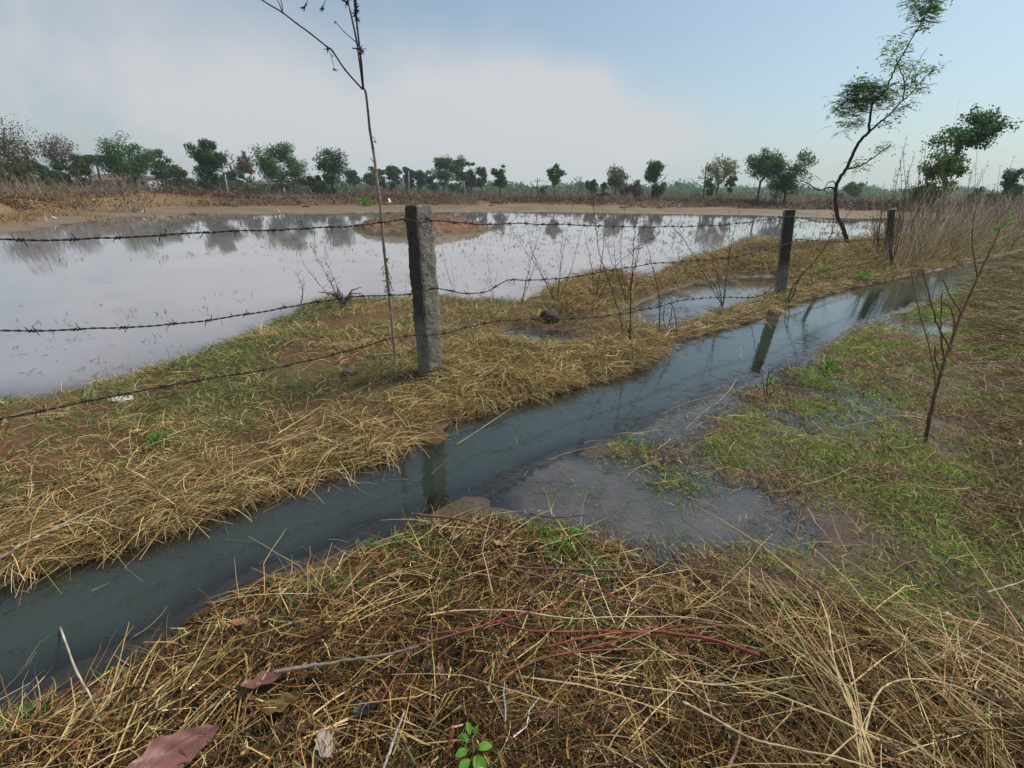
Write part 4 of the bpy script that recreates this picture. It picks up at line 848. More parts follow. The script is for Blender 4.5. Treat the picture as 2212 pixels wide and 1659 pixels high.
wire([(-200, 520), (0, 518), (150, 516), (300, 510), (450, 502), (600, 496), (700, 490), (780, 486), (872, 474), (905, 480), (935, 476), (1000, 480), (1060, 484), (1200, 484), (1330, 488), (1430, 490), (1560, 486), (1690, 470), (1722, 470), (1780, 480), (1850, 478), (1920, 472)],
     'top barbed wire strand running across the concrete posts above the pond')
wire([(-200, 722), (0, 715), (140, 711), (330, 703), (450, 692), (560, 674), (680, 652), (780, 640), (872, 636), (910, 630), (945, 622), (1000, 632), (1050, 630), (1085, 612), (1110, 605), (1200, 602), (1290, 588), (1400, 571), (1500, 563), (1600, 552), (1690, 530), (1730, 518), (1800, 522), (1920, 516)],
     'middle barbed wire strand, sagging left of the front post and kinked to its right')
wire([(-200, 950), (0, 905), (110, 882), (280, 848), (430, 822), (560, 800), (680, 775), (780, 750), (840, 732), (888, 724), (920, 724), (965, 718), (1030, 702), (1100, 692), (1180, 688), (1290, 684), (1400, 668), (1480, 648), (1560, 642), (1640, 640), (1690, 606), (1760, 590), (1920, 560)],
     'lowest barbed wire strand, close to the grass and crossing the foot of the front post')
# ------------------------------------------------------------------ tall dry stalk by the front post
def straw_tube(pts, r, col, n=7, k=6, node=None):
    pass
S0 = gpt(856, 792); SY = S0[1]+.02
root = empty('dry_stalk', S0, 'very tall thin dead stalk rising out of the photo left of the front post', 'plant'); mb = MB()
def sbr(pts, r, c0, dy=(0, 0), nodes_=0):
    P = spline([at_Y(x, y, SY+dy[0]+(dy[1]-dy[0])*i/(len(pts)-1)) for i, (x, y) in enumerate(pts)], 9); n_ = len(P)
    R_ = np.linspace(r[0], r[1], n_)*(1+.22*(np.arange(n_) % 9 == 0)); cc = np.array(c0)*rng.lognormal(0, .2, (n_, 1))
    mb.tube(P, R_, 7, cc)
P_STK = (.34, .27, .20); D_STK = (.035, .028, .026)
sbr([(856, 796), (850, 735), (843, 660), (838, 610), (830, 540), (824, 470), (820, 430), (815, 395), (810, 350), (806, 322)], (.0125, .0095), P_STK)
sbr([(806, 322), (799, 280), (795, 240), (790, 200), (784, 190)], (.0090, .007), (.12, .095, .08))
sbr([(785, 193), (781, 140), (777, 105), (772, 60), (768, 30), (764, -15)], (.007, .005), D_STK, (0, .1))
sbr([(784, 191), (776, 130), (770, 90), (762, 50), (752, 5), (748, -20)], (.0055, .0035), D_STK, (0, .25))
sbr([(783, 193), (745, 150), (718, 110), (705, 100), (670, 72), (640, 50), (610, 27), (585, 12), (560, -4), (540, -18)], (.0055, .0035), D_STK, (0, -.3))
sbr([(611, 29), (606, 15), (597, -5)], (.003, .002), D_STK, (-.25, -.3)); sbr([(611, 29), (609, 10), (604, -8)], (.003, .002), D_STK, (-.25, -.2))
sbr([(768, 90), (745, 70), (725, 48)], (.003, .0018), D_STK, (.1, .15)); sbr([(774, 100), (768, 70), (757, 20)], (.0025, .0018), D_STK, (.05, .2))
sbr([(762, 104), (775, 105), (791, 106)], (.004, .002), D_STK, (.03, .0))
sbr([(804, 295), (809, 298), (810, 305)], (.002, .0015), D_STK); sbr([(808, 350), (803, 345), (800, 340)], (.003, .0015), D_STK)
mb.build('stem', M_BARK, root, S0)
PH = {658: (668, -8), 697: (706, -8), 723: (712, 110)}
def pod(x, y, dy, r):
    c = at_Y(x, y, SY+dy); mb = MB()
    if x in PH: mb.tube([c, at_Y(PH[x][0], PH[x][1], SY+dy)], .0016, 4, D_STK)
    for _ in range(9):
        v = rng.normal(size=3); v /= np.linalg.norm(v); mb.tube([c, c+v*r*.5, c+v*r*rng.uniform(.8, 1.5)], [r*.22, r*.13, r*.03], 4, D_STK)
    mb.build('seed_head', M_BARK, root, S0)
for x, y, dy, r in [(658, 15, -.3, .022), (697, 19, -.3, .020), (748, 4, .2, .03), (768, 18, .05, .035), (769, 30, .05, .03), (767, 5, .05, .03), (772, 42, .05, .02), (778, 107, 0, .03), (779, 116, 0, .02), (708, 106, -.1, .02), (723, 150, -.1, .018), (718, 120, -.1, .01), (725, 48, .15, .012), (811, 306, 0, .012), (836, 560, 0, .02)]: pod(x, y, dy, r)
mb = MB()
# dried roots wrapped round the lower stem
for _ in range(26):
    y0 = rng.uniform(555, 625); c0 = at_Y(833+(y0-555)*.10, y0, SY); a = rng.uniform(0, 6.28); v = np.array([math.cos(a), math.sin(a), -1.2])*rng.uniform(.02, .05)
    mb.tube(spline([c0+rng.normal(0, .006, 3), c0+v*.6+rng.normal(0, .012, 3), c0+v+rng.normal(0, .02, 3)], 4), .0022, 4, (.07, .035, .03))
mb.build('root', M_BARK, root, S0)
# ------------------------------------------------------------------ bare weeds
def weed(bpx, tips, label, r=.005, col=(.075, .045, .04), name='dry_weed', cat='weed', group=None, green=(), gz=None, buds=.5, bend=.12, spread=.25):
    b0 = gpt(*bpx) if gz is None else at_z(bpx[0], bpx[1], gz); b0[2] -= .02; root = empty(name, b0, label, cat, group); mb = MB(); bd = MB()
    for tp in tips:
        tp = list(tp) if isinstance(tp[0], (tuple, list)) else [tp]
        Y0 = b0[1]; Yt = Y0+rng.uniform(-spread, spread); m = len(tp)
        pts = [b0]+[at_Y(x, y, Y0+(Yt-Y0)*(i+1)/m) for i, (x, y) in enumerate(tp)]
        if m == 1:
            mid = (pts[0]+pts[1])/2; L_ = np.linalg.norm(pts[1]-pts[0]); pts = [pts[0], mid+rng.normal(0, bend*.25*L_, 3)*[1, 1, .2], pts[1]]
        P = spline(pts, 8); P[1:-1] += rng.normal(0, .004, (len(P)-2, 3)); mb.tube(P, np.linspace(r, r*.35, len(P)), 5, np.array(col)*rng.lognormal(0, .2, (len(P), 1)))
        for _ in range(int(len(P)*buds)):
            i = rng.integers(len(P)//3, len(P)); a = rng.uniform(0, 6.28); v = np.array([math.cos(a), math.sin(a), rng.uniform(.3, 1.4)]); v /= np.linalg.norm(v); l_ = rng.uniform(.02, .09)
            mb.tube([P[i], P[i]+v*l_], [r*.4, r*.25], 4, col)
            e = P[i]+v*l_; mb.tube([e, e+v*.012], [r*.9, r*.4], 4, np.array(col)*.7)
    mb.build('stem', M_BARK, root, b0)
    if len(green):
        cen = np.array([at_Y(x, y, b0[1]) for x, y in green]); cen = np.repeat(cen, 10, 0)+rng.normal(0, .02, (10*len(cen), 3))
        V_, Q_, C_ = leafquads(cen, .018, [(.10, .24, .03), (.15, .32, .05)], [1, 1], .15, asp=.55); obj('leaves', newmesh('leaves', V_-b0, Q_, None, C_), M_LEAF, root)
    return root
weed((1204, 657), [(1097, 487), (1131, 457), (1150, 545), (1237, 443), (1215, 500), (1257, 493)], 'fan of thin bare stems rising from the bank right of the front post', .0042)
weed((1126, 655), [(1171, 487), (1144, 577), (1160, 560)], 'two thin bare stems leaning right, nearest the front post on its right', .0042)
weed((1362, 742), [[(1362, 650), (1367, 560), (1371, 483)], (1352, 700)], 'straight dark stem standing before the ditch side tussock midway between the posts', .0070, (.06, .03, .025), green=[(1361, 716), (1366, 705)])
weed((1349, 730), [[(1335, 665), (1307, 587), (1290, 520), (1281, 423)]], 'long reddish stem leaning left behind the straight dark one', .0065, (.10, .055, .04))
weed((1284, 657), [[(1340, 565), (1417, 510)], (1310, 452), (1262, 500)], 'slanting bare stem pointing up to the right over the ridge grass', .0060)
weed((1354, 642), [(1351, 440), (1384, 470), (1396, 462), (1325, 470), (1300, 500)], 'upright twiggy bare weed with small buds behind the ridge grass', .0048, buds=1.2, green=[(1311, 494)])
weed((1424, 723), [[(1425, 650), (1405, 560), (1394, 517)], [(1428, 660), (1440, 633)]], 'thin dark forked stem on the wet strip right of the straight dark stem', .0055)
weed((1464, 727), [[(1458, 680), (1441, 633)], (1447, 700)], 'short dark bent stem at the edge of the side pool', .0060)
weed((1562, 660), [[(1520, 590), (1464, 502), (1452, 535)], [(1545, 620), (1496, 543)], (1575, 455), (1598, 450), (1540, 560)], 'brown bare shrub with arching stems left of the second post', .0065, (.11, .065, .045), green=[(1562, 595), (1561, 640), (1472, 545)], buds=.8)
weed((1440, 715), [(1437, 650), (1452, 640)], 'small dark pair of stems standing in the side pool', .0055)
weed((648, 662), [(642, 590), (655, 600)], 'short bare stem on the shore left of the stump', .0050)
weed((735, 655), [[(716, 610), (683, 555), (680, 500)], [(700, 628), (648, 560)], (700, 560), (705, 590)], 'arching bare twigs on the shore beside the stump', .0050, buds=.9)
weed((985, 650), [[(960, 560), (950, 480)], (975, 560)], 'hair thin stem standing just right of the front post', .0028, buds=.2)
weed((1068, 652), [(1052, 540), (1075, 590), (1045, 600)], 'hair thin pale stem between the front post and the stem fan', .0026, buds=.3)
weed((1700, 655), [[(1718, 612), (1790, 520), (1806, 415)], [(1712, 640), (1727, 600)]], 'long dark slanting branch propped from the second post foot to the thorn tree', .0095, (.05, .035, .03), green=[(1728, 600), (1702, 645), (1692, 650)], bend=.02)
weed((1790, 545), [[(1830, 470), (1880, 400)], (1845, 430), (1800, 470)], 'bare greyish stems rising behind the thorn tree trunk', .0055, (.13, .10, .08))
weed((1745, 545), [(1800, 470), (1770, 440), (1690, 480)], 'dry branching weed between the second post and the thorn tree', .0050, (.12, .085, .07))
weed((1898, 545), [(1925, 455), (1885, 470), (1938, 420)], 'dark thin stems left of the third post', .0055)
WL = ['tall seed headed dry weed rising right above the third post', 'second tall seed headed dry weed right of the third post', 'twiggy dry weed in front of the umbrella crowned tree', 'twiggy dry weed right of the umbrella crowned tree trunk', 'faint dry weed left of the right edge bush', 'rightmost tall dry weed at the right edge of the photo',
      'brushy dry weed hiding the left side of the third post', 'brushy dry weed in front of the third post', 'pale leaning stalks just right of the third post', 'pale slanting stalks midway between third post and right edge']
for i, (bx, by, tips) in enumerate([(1930, 540, [(1958, 300), (1945, 340), (1975, 330), (1935, 370), (1965, 360), (1950, 320)]), (1965, 535, [(2000, 310), (1985, 350), (2015, 340), (1960, 380), (1992, 330), (2022, 370)]), (2005, 525, [(2030, 360), (2050, 330), (2015, 400), (2040, 380), (2060, 370)]),
                                  (2080, 515, [(2110, 330), (2095, 380), (2135, 350), (2150, 400), (2122, 370), (2105, 350)]), (2140, 505, [(2160, 360), (2190, 340), (2205, 380), (2175, 370)]), (2180, 500, [(2200, 400), (2222, 360), (2170, 430), (2210, 390)]),
                                  (1900, 560, [(1912, 430), (1895, 460), (1925, 440), (1885, 470), (1935, 470), (1905, 445)]), (1925, 575, [(1940, 440), (1920, 450), (1955, 460), (1930, 470), (1945, 480), (1915, 480)]), (1975, 560, [(2060, 400), (2045, 420), (2070, 420), (2030, 430), (2010, 440), (2055, 390)]), (2050, 540, [(2100, 440), (2080, 420), (2120, 450), (2130, 430), (2090, 455)])]):
    weed((bx, by), tips, WL[i], .010, (.13, .10, .10) if i < 6 else ((.10, .075, .06) if i < 8 else (.42, .35, .27)), buds=1.5 if i < 6 else .9, gz=.15, group='tall dry weeds above the right bank grass')
weed((2012, 650), [(1968, 585), (1990, 560), (2035, 580)], 'bare upright twig by the far right bend of the ditch', .0045, (.14, .10, .07), green=[(2058, 624)])
# foreground sapling right
sb = gpt(2000, 962); SYb = sb[1]; root = empty('sapling', sb, 'bare forked sapling standing in the lawn at right', 'sapling'); mb = MB(); sc2 = (.19, .125, .07)
def sq(pts, r, dy=(0, 0), c=sc2):
    P = spline([at_Y(x, y, SYb+dy[0]+(dy[1]-dy[0])*i/(len(pts)-1)) for i, (x, y) in enumerate(pts)], 7); P += rng.normal(0, .0015, P.shape)
    cc = np.array(c)*rng.lognormal(0, .15, (len(P), 1))*(np.linspace(.45, 1.3, len(P))[:, None] if len(pts) > 8 else 1)
    mb.tube(P, np.linspace(r[0], r[1], len(P)), 8, cc)
sq([(1996, 972), (1999, 955), (2007, 905), (2020, 851), (2031, 811), (2041, 774), (2051, 751), (2065, 708), (2085, 661), (2108, 608), (2128, 564), (2151, 518), (2163, 488), (2195, 462)], (.0115, .004), (0, .4))
sq([(2033, 806), (2022, 780), (2020, 747)], (.006, .004)); sq([(2040, 776), (2034, 740), (2033, 708), (2035, 634)], (.006, .003), (.05, 0))
sq([(2052, 752), (2040, 730), (2025, 701), (2008, 641), (1991, 581)], (.006, .003), (.05, -.1)); sq([(2078, 678), (2060, 650), (2050, 635), (2035, 598)], (.006, .0025), (.1, .2))
sq([(2058, 730), (2062, 700), (2055, 670), (2038, 652)], (.005, .003), (.1, 0)); sq([(2034, 810), (2060, 795), (2098, 781)], (.005, .002), (0, .1))
sq([(2112, 600), (2105, 560), (2100, 500), (2112, 430)], (.005, .0025), (.2, .3)); sq([(2022, 845), (2010, 760), (1985, 674), (1968, 588)], (.004, .002), (0, -.15))
mb.build('trunk', M_BARK, root, sb)
cen = np.array([at_Y(x, y, SYb+.2) for x, y in [(2056, 624), (2052, 622), (2025, 690), (2165, 488), (2195, 465), (2188, 470), (2155, 492)]]); cen = np.repeat(cen, 7, 0)+rng.normal(0, .014, (7*len(cen), 3))
V_, Q_, C_ = leafquads(cen, .012, [(.10, .24, .03), (.15, .32, .05)], [1, 1], .15); obj('leaves', newmesh('leaves', V_-sb, Q_, None, C_), M_LEAF, root)
weed((1655, 862), [[(1661, 808), (1688, 788)], [(1648, 831), (1635, 770), (1624, 706)], (1675, 820)], 'short leafy shoot at the edge of the ditch left of the lawn', .0045, (.07, .05, .04), name='shoot', cat='shoot', green=[(1671, 812), (1664, 822)], buds=.1)
# ------------------------------------------------------------------ poles, house, island, birds, cattle
M_POLE = simple('pale_pole', (.40, .37, .33), .8, .15, 3); M_DPOLE = simple('dark_pole', (.12, .105, .09), .8, .2, 3)
def pole(bx, by, tx, ty, dist, label, r=.11, m=None, arms=()):
    b0 = at_Y(bx, by, dist); b0[2] = float(hz(b0[0], b0[1]))-.1; t0 = at_Y(tx, ty, dist); root = empty('utility_pole', b0, label, 'pole', 'poles in the fields'); mb = MB(); mb.tube([b0, (b0+t0)/2, t0], [r*1.2, r, r*.75], 8)
    mb.build('shaft', m or M_POLE, root, b0)
    for z_, w_ in arms:
        c = t0-np.array([0, 0, z_]); a = MB(); a.tube([c-[w_, 0, 0], c+[w_, 0, 0]], r*.55, 6)
        for q_ in (-w_*.9, w_*.9): a.tube([c+[q_, 0, 0], c+[q_, 0, .35]], r*.5, 6)
        a.build('crossarm', M_DPOLE, root, b0)
    return t0
pole(491, 412, 486, 377, 70, 'short white pole leaning left below the pale leafless tree', .10)
pole(883, 416, 883, 370, 88, 'tall pale pole in front of the blue green trees above the front post', .09)
pole(872, 413, 871, 384, 115, 'thin faint pole just left of the tall pale one', .07)
pole(1005, 418, 1003, 392, 110, 'thin faint pole in front of the tree clump', .07)
tA = pole(1161, 424, 1161, 385, 92, 'brown pole with a small forked top between two lone green trees', .09, M_DPOLE, [(.5, .45)])
tB = pole(1520, 428, 1526, 358, 78, 'leaning dark pole with a crossarm left of the pale yellowish tree', .12, M_DPOLE, [(1.7, .95)])
mb = MB()
for dz in (0, -.5):
    a_, b_ = tA+[0, 0, -.2+dz*.2], tB+[0, 0, -1.4+dz]; t = np.linspace(0, 1, 20)[:, None]; P = a_+(b_-a_)*t; P[:, 2] -= 1.2*(4*t*(1-t))[:, 0]; mb.tube(P, .012, 4)
tag(mb.build('power_line', M_DPOLE, None, tA, tA), 'thin sagging power lines between the forked and the crossarm poles', 'power line')
M_WALL = simple('whitewash', (.62, .62, .62), .9, .12, .8); M_ROOF = simple('clay_roof', (.16, .10, .08), .9, .25, 2); M_GAP = simple('dark_opening', (.02, .02, .02), .9)
def boxm(lo, hi):
    V_ = [(x, y, z) for x in (lo[0], hi[0]) for y in (lo[1], hi[1]) for z in (lo[2], hi[2])]; return np.array(V_), [(0, 1, 3, 2), (4, 6, 7, 5), (0, 4, 5, 1), (2, 3, 7, 6), (0, 2, 6, 4), (1, 5, 7, 3)]
def house(x0, x1, yt, yb, dist, label, roofh=1.0, openings=(), deep=5, m=None):
    a_ = at_Y(x0, yb, dist); b_ = at_Y(x1, yb, dist); zt = at_Y((x0+x1)/2, yt, dist)[2]; zb = float(hz((a_[0]+b_[0])/2, dist)); root = empty('house', ((a_[0]+b_[0])/2, dist, zb), label, 'house', 'houses among the left trees'); o_ = np.array(root.location)
    mb = MB(); mb.add(*boxm((a_[0], dist, zb), (b_[0], dist+deep, zt))); w_ = mb.build('wall', m or M_WALL, root, o_, smooth=False)
    mb = MB(); e = .4; X0, X1 = a_[0]-e, b_[0]+e; Y0, Y1 = dist-e, dist+deep+e
    mb.add([(X0, Y0, zt), (X1, Y0, zt), (X1, Y1, zt), (X0, Y1, zt), (X0, (Y0+Y1)/2, zt+roofh), (X1, (Y0+Y1)/2, zt+roofh)], [(0, 1, 5, 4), (2, 3, 4, 5), (0, 3, 2, 1)], [(0, 4, 3), (1, 2, 5)]); mb.build('roof', M_ROOF, root, o_, smooth=False)
    for f0, f1, g0, g1, nm in openings:
        mb = MB(); L_ = b_[0]-a_[0]; mb.add(*boxm((a_[0]+f0*L_, dist-.03, zb+g0*(zt-zb)), (a_[0]+f1*L_, dist+.1, zb+g1*(zt-zb)))); mb.build(nm, M_GAP, root, o_, smooth=False)
house(231, 262, 389, 402, 104, 'small white house with a dark doorway under the left half of the big green tree', 1.2, [(.25, .55, 0, .7, 'door')])
house(284, 322, 385, 402, 106, 'white walled house with a flat low roof right of the big green tree', .5, [(.15, .35, .35, .75, 'window'), (.6, .8, .35, .75, 'window')])
house(196, 232, 391, 402, 108, 'low brown roofed shed left of the white house', 1.4, [(.3, .5, 0, .7, 'door')], m=simple('mud_wall', (.16, .12, .10), .9))
house(566, 610, 397, 406, 112, 'long low white shed behind the foot of the broad spreading tree', .5, [(.4, .6, 0, .7, 'door')])
house(622, 668, 398, 406, 114, 'long low pale shed right of the broad spreading tree', .5, [(.2, .3, 0, .7, 'door')])
# red soil island
gxm, gym = np.meshgrid(np.linspace(-7.6, -.2, 150), np.linspace(16.2, 25, 120), indexing='ij')
ISL = zpoly([(762, 492), (800, 478), (860, 473), (930, 468), (1000, 474), (1040, 485), (1066, 494), (1040, 503), (960, 511), (880, 515), (800, 510), (766, 502)])
d_ = -sdist(gxm, gym, ISL)+fbm(gxm, gym, .8, 3)*.35
zz = np.where(d_ > 0, .42*(1-np.exp(-np.maximum(d_, 0)/1.0)), d_*.3)+fbm(gxm, gym, .7, 1)*.16*sstep(0, .6, d_)+vn(gxm, gym, .22, 2)*.22*sstep(0, .4, d_); zz = np.maximum(zz, -.12)
red = np.array([.19, .08, .05]); c_ = lerp3(np.broadcast_to(red, gxm.shape+(3,)), np.array([.13, .085, .045]), sstep(-.1, .25, fbm(gxm, gym, 1.0, 4)+.5*sstep(-3.2, -5.5, gxm))); c_ = lerp3(c_, np.array([.09, .09, .03]), sstep(.12, .0, zz)*.8); c_ = c_*(1+.6*vn(gxm, gym, .25, 5))[..., None]
ii_ = np.arange(gxm.size).reshape(gxm.shape); Qi = np.stack([ii_[:-1, :-1], ii_[1:, :-1], ii_[1:, 1:], ii_[:-1, 1:]], -1); keep = (zz[:-1, :-1] > -.11) | (zz[1:, 1:] > -.11); 
o_ = np.array([-3.4, 20.2, 0]); isl = obj('soil_mound', newmesh('soil_mound', np.stack([gxm, gym, zz], -1).reshape(-1, 3)-o_, Qi[keep].reshape(-1, 4), None, c_.reshape(-1, 3), True), None, None, o_)
m, n, l, b = mat('red_soil'); a = n.new('ShaderNodeAttribute'); a.attribute_name = 'Col'; l.new(a.outputs['Color'], b.inputs['Base Color']); b.inputs['Roughness'].default_value = .9; isl.data.materials.append(m)
tag(isl, 'low red soil islet in the pond behind the front concrete post', 'islet')
q = RB(); n = 5200; x = U(-7.2, -.4, n); y = U(16.6, 24.6, n); k = (inside(x, y, ISL)) & (rng.random(n) < .5+1.2*vn(x, y, 1.2, 2)+.6*(x < -4.8)); x, y = x[k], y[k]; n = len(x)
ixx = np.clip(((x+7.6)/7.4*149).astype(int), 0, 149); iyy = np.clip(((y-16.2)/8.8*119).astype(int), 0, 119)
q.add(np.stack([x, y, zz[ixx, iyy]], -1)-o_, U(0, 6.28, n), U(.3, 1.4, n), U(-.6, .8, n), U(.06, .28, n), U(.008, .018, n), pal(n, [(.25, .16, .08), (.17, .09, .05), (.12, .13, .04), (.32, .24, .14)], [.35, .3, .2, .1]), 3, wander=.2)
q.build('grass', M_STRAW, None, None, isl)
# egrets
M_EGR = simple('white_feather', (.80, .80, .78), .7, .05); M_BEAK = simple('beak', (.5, .32, .05), .5); M_ELEG = simple('bird_leg', (.05, .045, .04), .6)
def skinny(nm, V, E_, R, m, parent, sub=1):
    me = D.meshes.new(nm); me.from_pydata(V, E_, []); o = D.objects.new(nm, me); sc.collection.objects.link(o); o.parent = parent; me.materials.append(m)
    md = o.modifiers.new('skin', 'SKIN'); 
    for i, r in enumerate(R): me.skin_vertices[0].data[i].radius = r if isinstance(r, tuple) else (r, r)
    me.skin_vertices[0].data[0].use_root = True; s_ = o.modifiers.new('sub', 'SUBSURF'); s_.levels = s_.render_levels = sub
    return o
def bake(o):
    bpy.context.view_layer.update(); dg = bpy.context.evaluated_depsgraph_get(); me = D.meshes.new_from_object(o.evaluated_get(dg)); mm_ = o.data.materials[0] if o.data.materials else None
    o.modifiers.clear(); o.data = me
    if mm_ and not me.materials: me.materials.append(mm_)
def make_egret():
    r = empty('egret', (0, 0, 0), 'x', 'bird', 'white egrets feeding along the far shore')
    body = skinny('body', [(0, 0, .34), (-.13, 0, .30), (-.27, 0, .22), (.10, 0, .40), (.16, 0, .50), (.13, 0, .60), (.17, 0, .69), (.235, 0, .70)], [(0, 1), (1, 2), (0, 3), (3, 4), (4, 5), (5, 6), (6, 7)], [.085, .07, .02, .05, .025, .022, .032, .022], M_EGR, r, 2); bake(body)
    mb = MB(); mb.tube([(.235, 0, .70), (.35, 0, .685)], [.013, .003], 6); mb.build('beak', M_BEAK, r)
    for s_ in (-1, 1): mb = MB(); mb.tube([(0, .03*s_, .30), (.02, .03*s_, .15), (-.01, .03*s_, 0), (.05, .03*s_, .0)], [.012, .009, .008, .005], 5); mb.build('leg', M_ELEG, r)
    return r
eg = make_egret()
def copy_tree(o, parent=None):
    c = o.copy(); sc.collection.objects.link(c); c.parent = parent
    for ch in list(o.children): copy_tree(ch, c)
    return c
E_L = [(192, 437, 'lying low among weeds at far left'), (518, 439, 'standing alone left of the broad tree reflection'), (600, 441, 'beside a second one, left of the ragged tree'), (607, 442, 'just right of its neighbour, left of the ragged tree'), (722, 440, 'left one of the loose group left of the dry stalk'), (733, 441, 'largest of the loose group left of the dry stalk'),
       (741, 443, 'lowest one of the loose group left of the dry stalk'), (748, 442, 'right one of the loose group left of the dry stalk'), (763, 440, 'alone between the group and the green bush'), (840, 441, 'on the mud right of the dry stalk below the flying one'), (895, 441, 'seen just above the top of the front post'),
       (1028, 441, 'left one of two right of the front post'), (1042, 441, 'right one of two right of the front post'), (1098, 441, 'left one of two below the lone upright tree'), (1117, 441, 'right one of two below the lone upright tree'), (1372, 446, 'on the mud below the purplish bush'), (1408, 447, 'right of the row of dark clods'), (1466, 449, 'farthest right on the mud flat'), (309, 463, 'at the water line near the left bank'), (118, 477, 'at the left water edge')]
for i, (x, y, lb) in enumerate(E_L):
    e = eg if i == 0 else copy_tree(eg); p = gpt(x, y); e.location = p; e.rotation_euler = (0, 0, rng.choice([0, math.pi])+rng.normal(0, .6)); s_ = np.clip(rng.uniform(6, 8.5)*np.hypot(p[0], p[1])/1040/.7, .4, .85); e.scale = (s_,)*3
    e['label'] = 'white egret '+lb
# flying egret
fp = at_Y(843, 437, 46); r = empty('egret', fp, 'white egret flying low with spread wings right of the dry stalk', 'bird', 'white egrets feeding along the far shore')
b_ = skinny('body', [(0, 0, 0), (-.2, 0, -.02), (-.35, 0, -.03), (.14, 0, .03), (.2, 0, .07), (.26, 0, .05)], [(0, 1), (1, 2), (0, 3), (3, 4), (4, 5)], [.07, .05, .015, .045, .03, .015], M_EGR, r, 1); bake(b_)
for s_ in (-1, 1):
    mb = MB(); V_ = []
    for t_, w_ in ((0, .15), (.25, .17), (.5, .13), (.62, .03)):
        for dx_ in (.5, -.5):
            for dz_ in (.008, -.008): V_.append((dx_*w_*1.4-.05*t_, s_*t_, .42*t_+dz_))
    Q_ = []
    for i in range(3): a0 = i*4; Q_ += [(a0, a0+4, a0+6, a0+2), (a0+1, a0+3, a0+7, a0+5), (a0, a0+1, a0+5, a0+4), (a0+2, a0+6, a0+7, a0+3)]
    mb.add(V_, Q_); mb.build('wing', M_EGR, r)
r.rotation_euler = (.3, 0, .5); r.scale = (.8,)*3
# cattle
def cow(px, py, dist, col, label, s_=1.0, rz=0):
    m_ = simple('hide', col, .8, .3, 4); b0 = at_Y(px, py, dist); b0[2] = float(hz(b0[0], b0[1])); r = empty('cow', b0, label, 'cow', 'cattle grazing beyond the embankment')
    V_ = [(0, 0, 1.0), (-.45, 0, 1.02), (-.75, 0, 1.05), (.45, 0, 1.0), (.7, 0, .95), (.95, 0, .75), (1.1, 0, .5)]; E_ = [(0, 1), (1, 2), (0, 3), (3, 4), (4, 5), (5, 6)]; R_ = [.34, .34, .24, .32, .2, .15, .10]
    for x_, y_ in ((-.68, .18), (-.68, -.18), (.5, .17), (.5, -.17)):
        i = len(V_); V_ += [(x_, y_, .75), (x_+(-.06 if x_ < 0 else .02), y_, .42), (x_, y_, .04)]; E_ += [(2 if x_ < 0 else 3, i), (i, i+1), (i+1, i+2)]; R_ += [.14, .07, .05]
    b_ = skinny('body', V_, E_, R_, m_, r, 1); bake(b_)
    mb = MB(); mb.tube([(-.95, 0, 1.1), (-1.02, 0, .8), (-1.0, 0, .5)], [.03, .02, .03], 5); mb.build('tail', m_, r)
    for q_ in (-1, 1): mb = MB(); mb.tube([(.98, .08*q_, .78), (.95, .16*q_, .88), (1.0, .17*q_, .98)], [.025, .018, .006], 5); mb.build('horn', M_DPOLE, r)
    r.rotation_euler = (0, 0, rz); r.scale = (s_,)*3
cow(1307, 424, 84, (.015, .012, .011), 'black cow grazing on the embankment below the yellow green tree', .95, .3)
cow(1294, 426, 86, (.10, .06, .03), 'brown cow grazing left of the black one', .8, 2.9)
cow(1404, 430, 84, (.02, .015, .013), 'small dark calf right of the black cow', .5, .1)
# small green bush on the far mud
b0 = gpt(791, 446); root = empty('bush', b0, 'tiny bright green bush alone on the far mud left of the dry stalk', 'bush'); zt = at_Y(791, 432, b0[1])[2]
mb = MB(); mb.tube([b0, (b0[0], b0[1], (b0[2]+zt)/2)], [.05, .03], 5, (.1, .08, .05)); mb.build('stem', M_BARK, root, b0)
cen = np.array([b0[0], b0[1], b0[2]+(zt-b0[2])*.62])+rng.normal(0, 1, (220, 3))*[.32, .3, .22]; V_, Q_, C_ = leafquads(cen, .10, [(.10, .24, .03), (.15, .30, .05)], [1, 1]); obj('leaves', newmesh('leaves', V_-b0, Q_, None, C_), M_LEAF, root)
# dark clods on the mud flat
q = MB()
def rock(px, py, r, col, label, name='rock', cat='rock', fl=.6, z=None, seed_=1, m=None, elong=1.3):
    p = gpt(px, py) if z is None else at_z(px, py, z); u = np.linspace(0, math.pi, 14); v = np.linspace(0, 2*math.pi, 20, endpoint=False); uu, vv = np.meshgrid(u, v, indexing='ij')
    x = np.sin(uu)*np.cos(vv); y = np.sin(uu)*np.sin(vv); z_ = np.cos(uu); d_ = 1+.45*fbm(x*2+seed_*3, y*2+z_*1.7, 1.1, seed_ % 5)+.2*vn(x*3+z_, y*3, .5, 2)
    V_ = np.stack([x*d_*r*elong, y*d_*r, z_*d_*r*fl], -1).reshape(-1, 3); i = np.arange(13)[:, None]*20; j = np.arange(20)[None, :]; Q_ = np.stack([i+j, i+20+j, i+20+(j+1) % 20, i+(j+1) % 20], -1).reshape(-1, 4)
    c_ = np.array(col)*rng.lognormal(0, .12, (len(V_), 1)); p[2] += r*fl*.35; o = obj(name, newmesh(name, V_, Q_, None, c_, True), m or M_SOILV, None, p); return tag(o, label, cat)
M_SOILV = veg('rough_lump', 0, .9, .2)
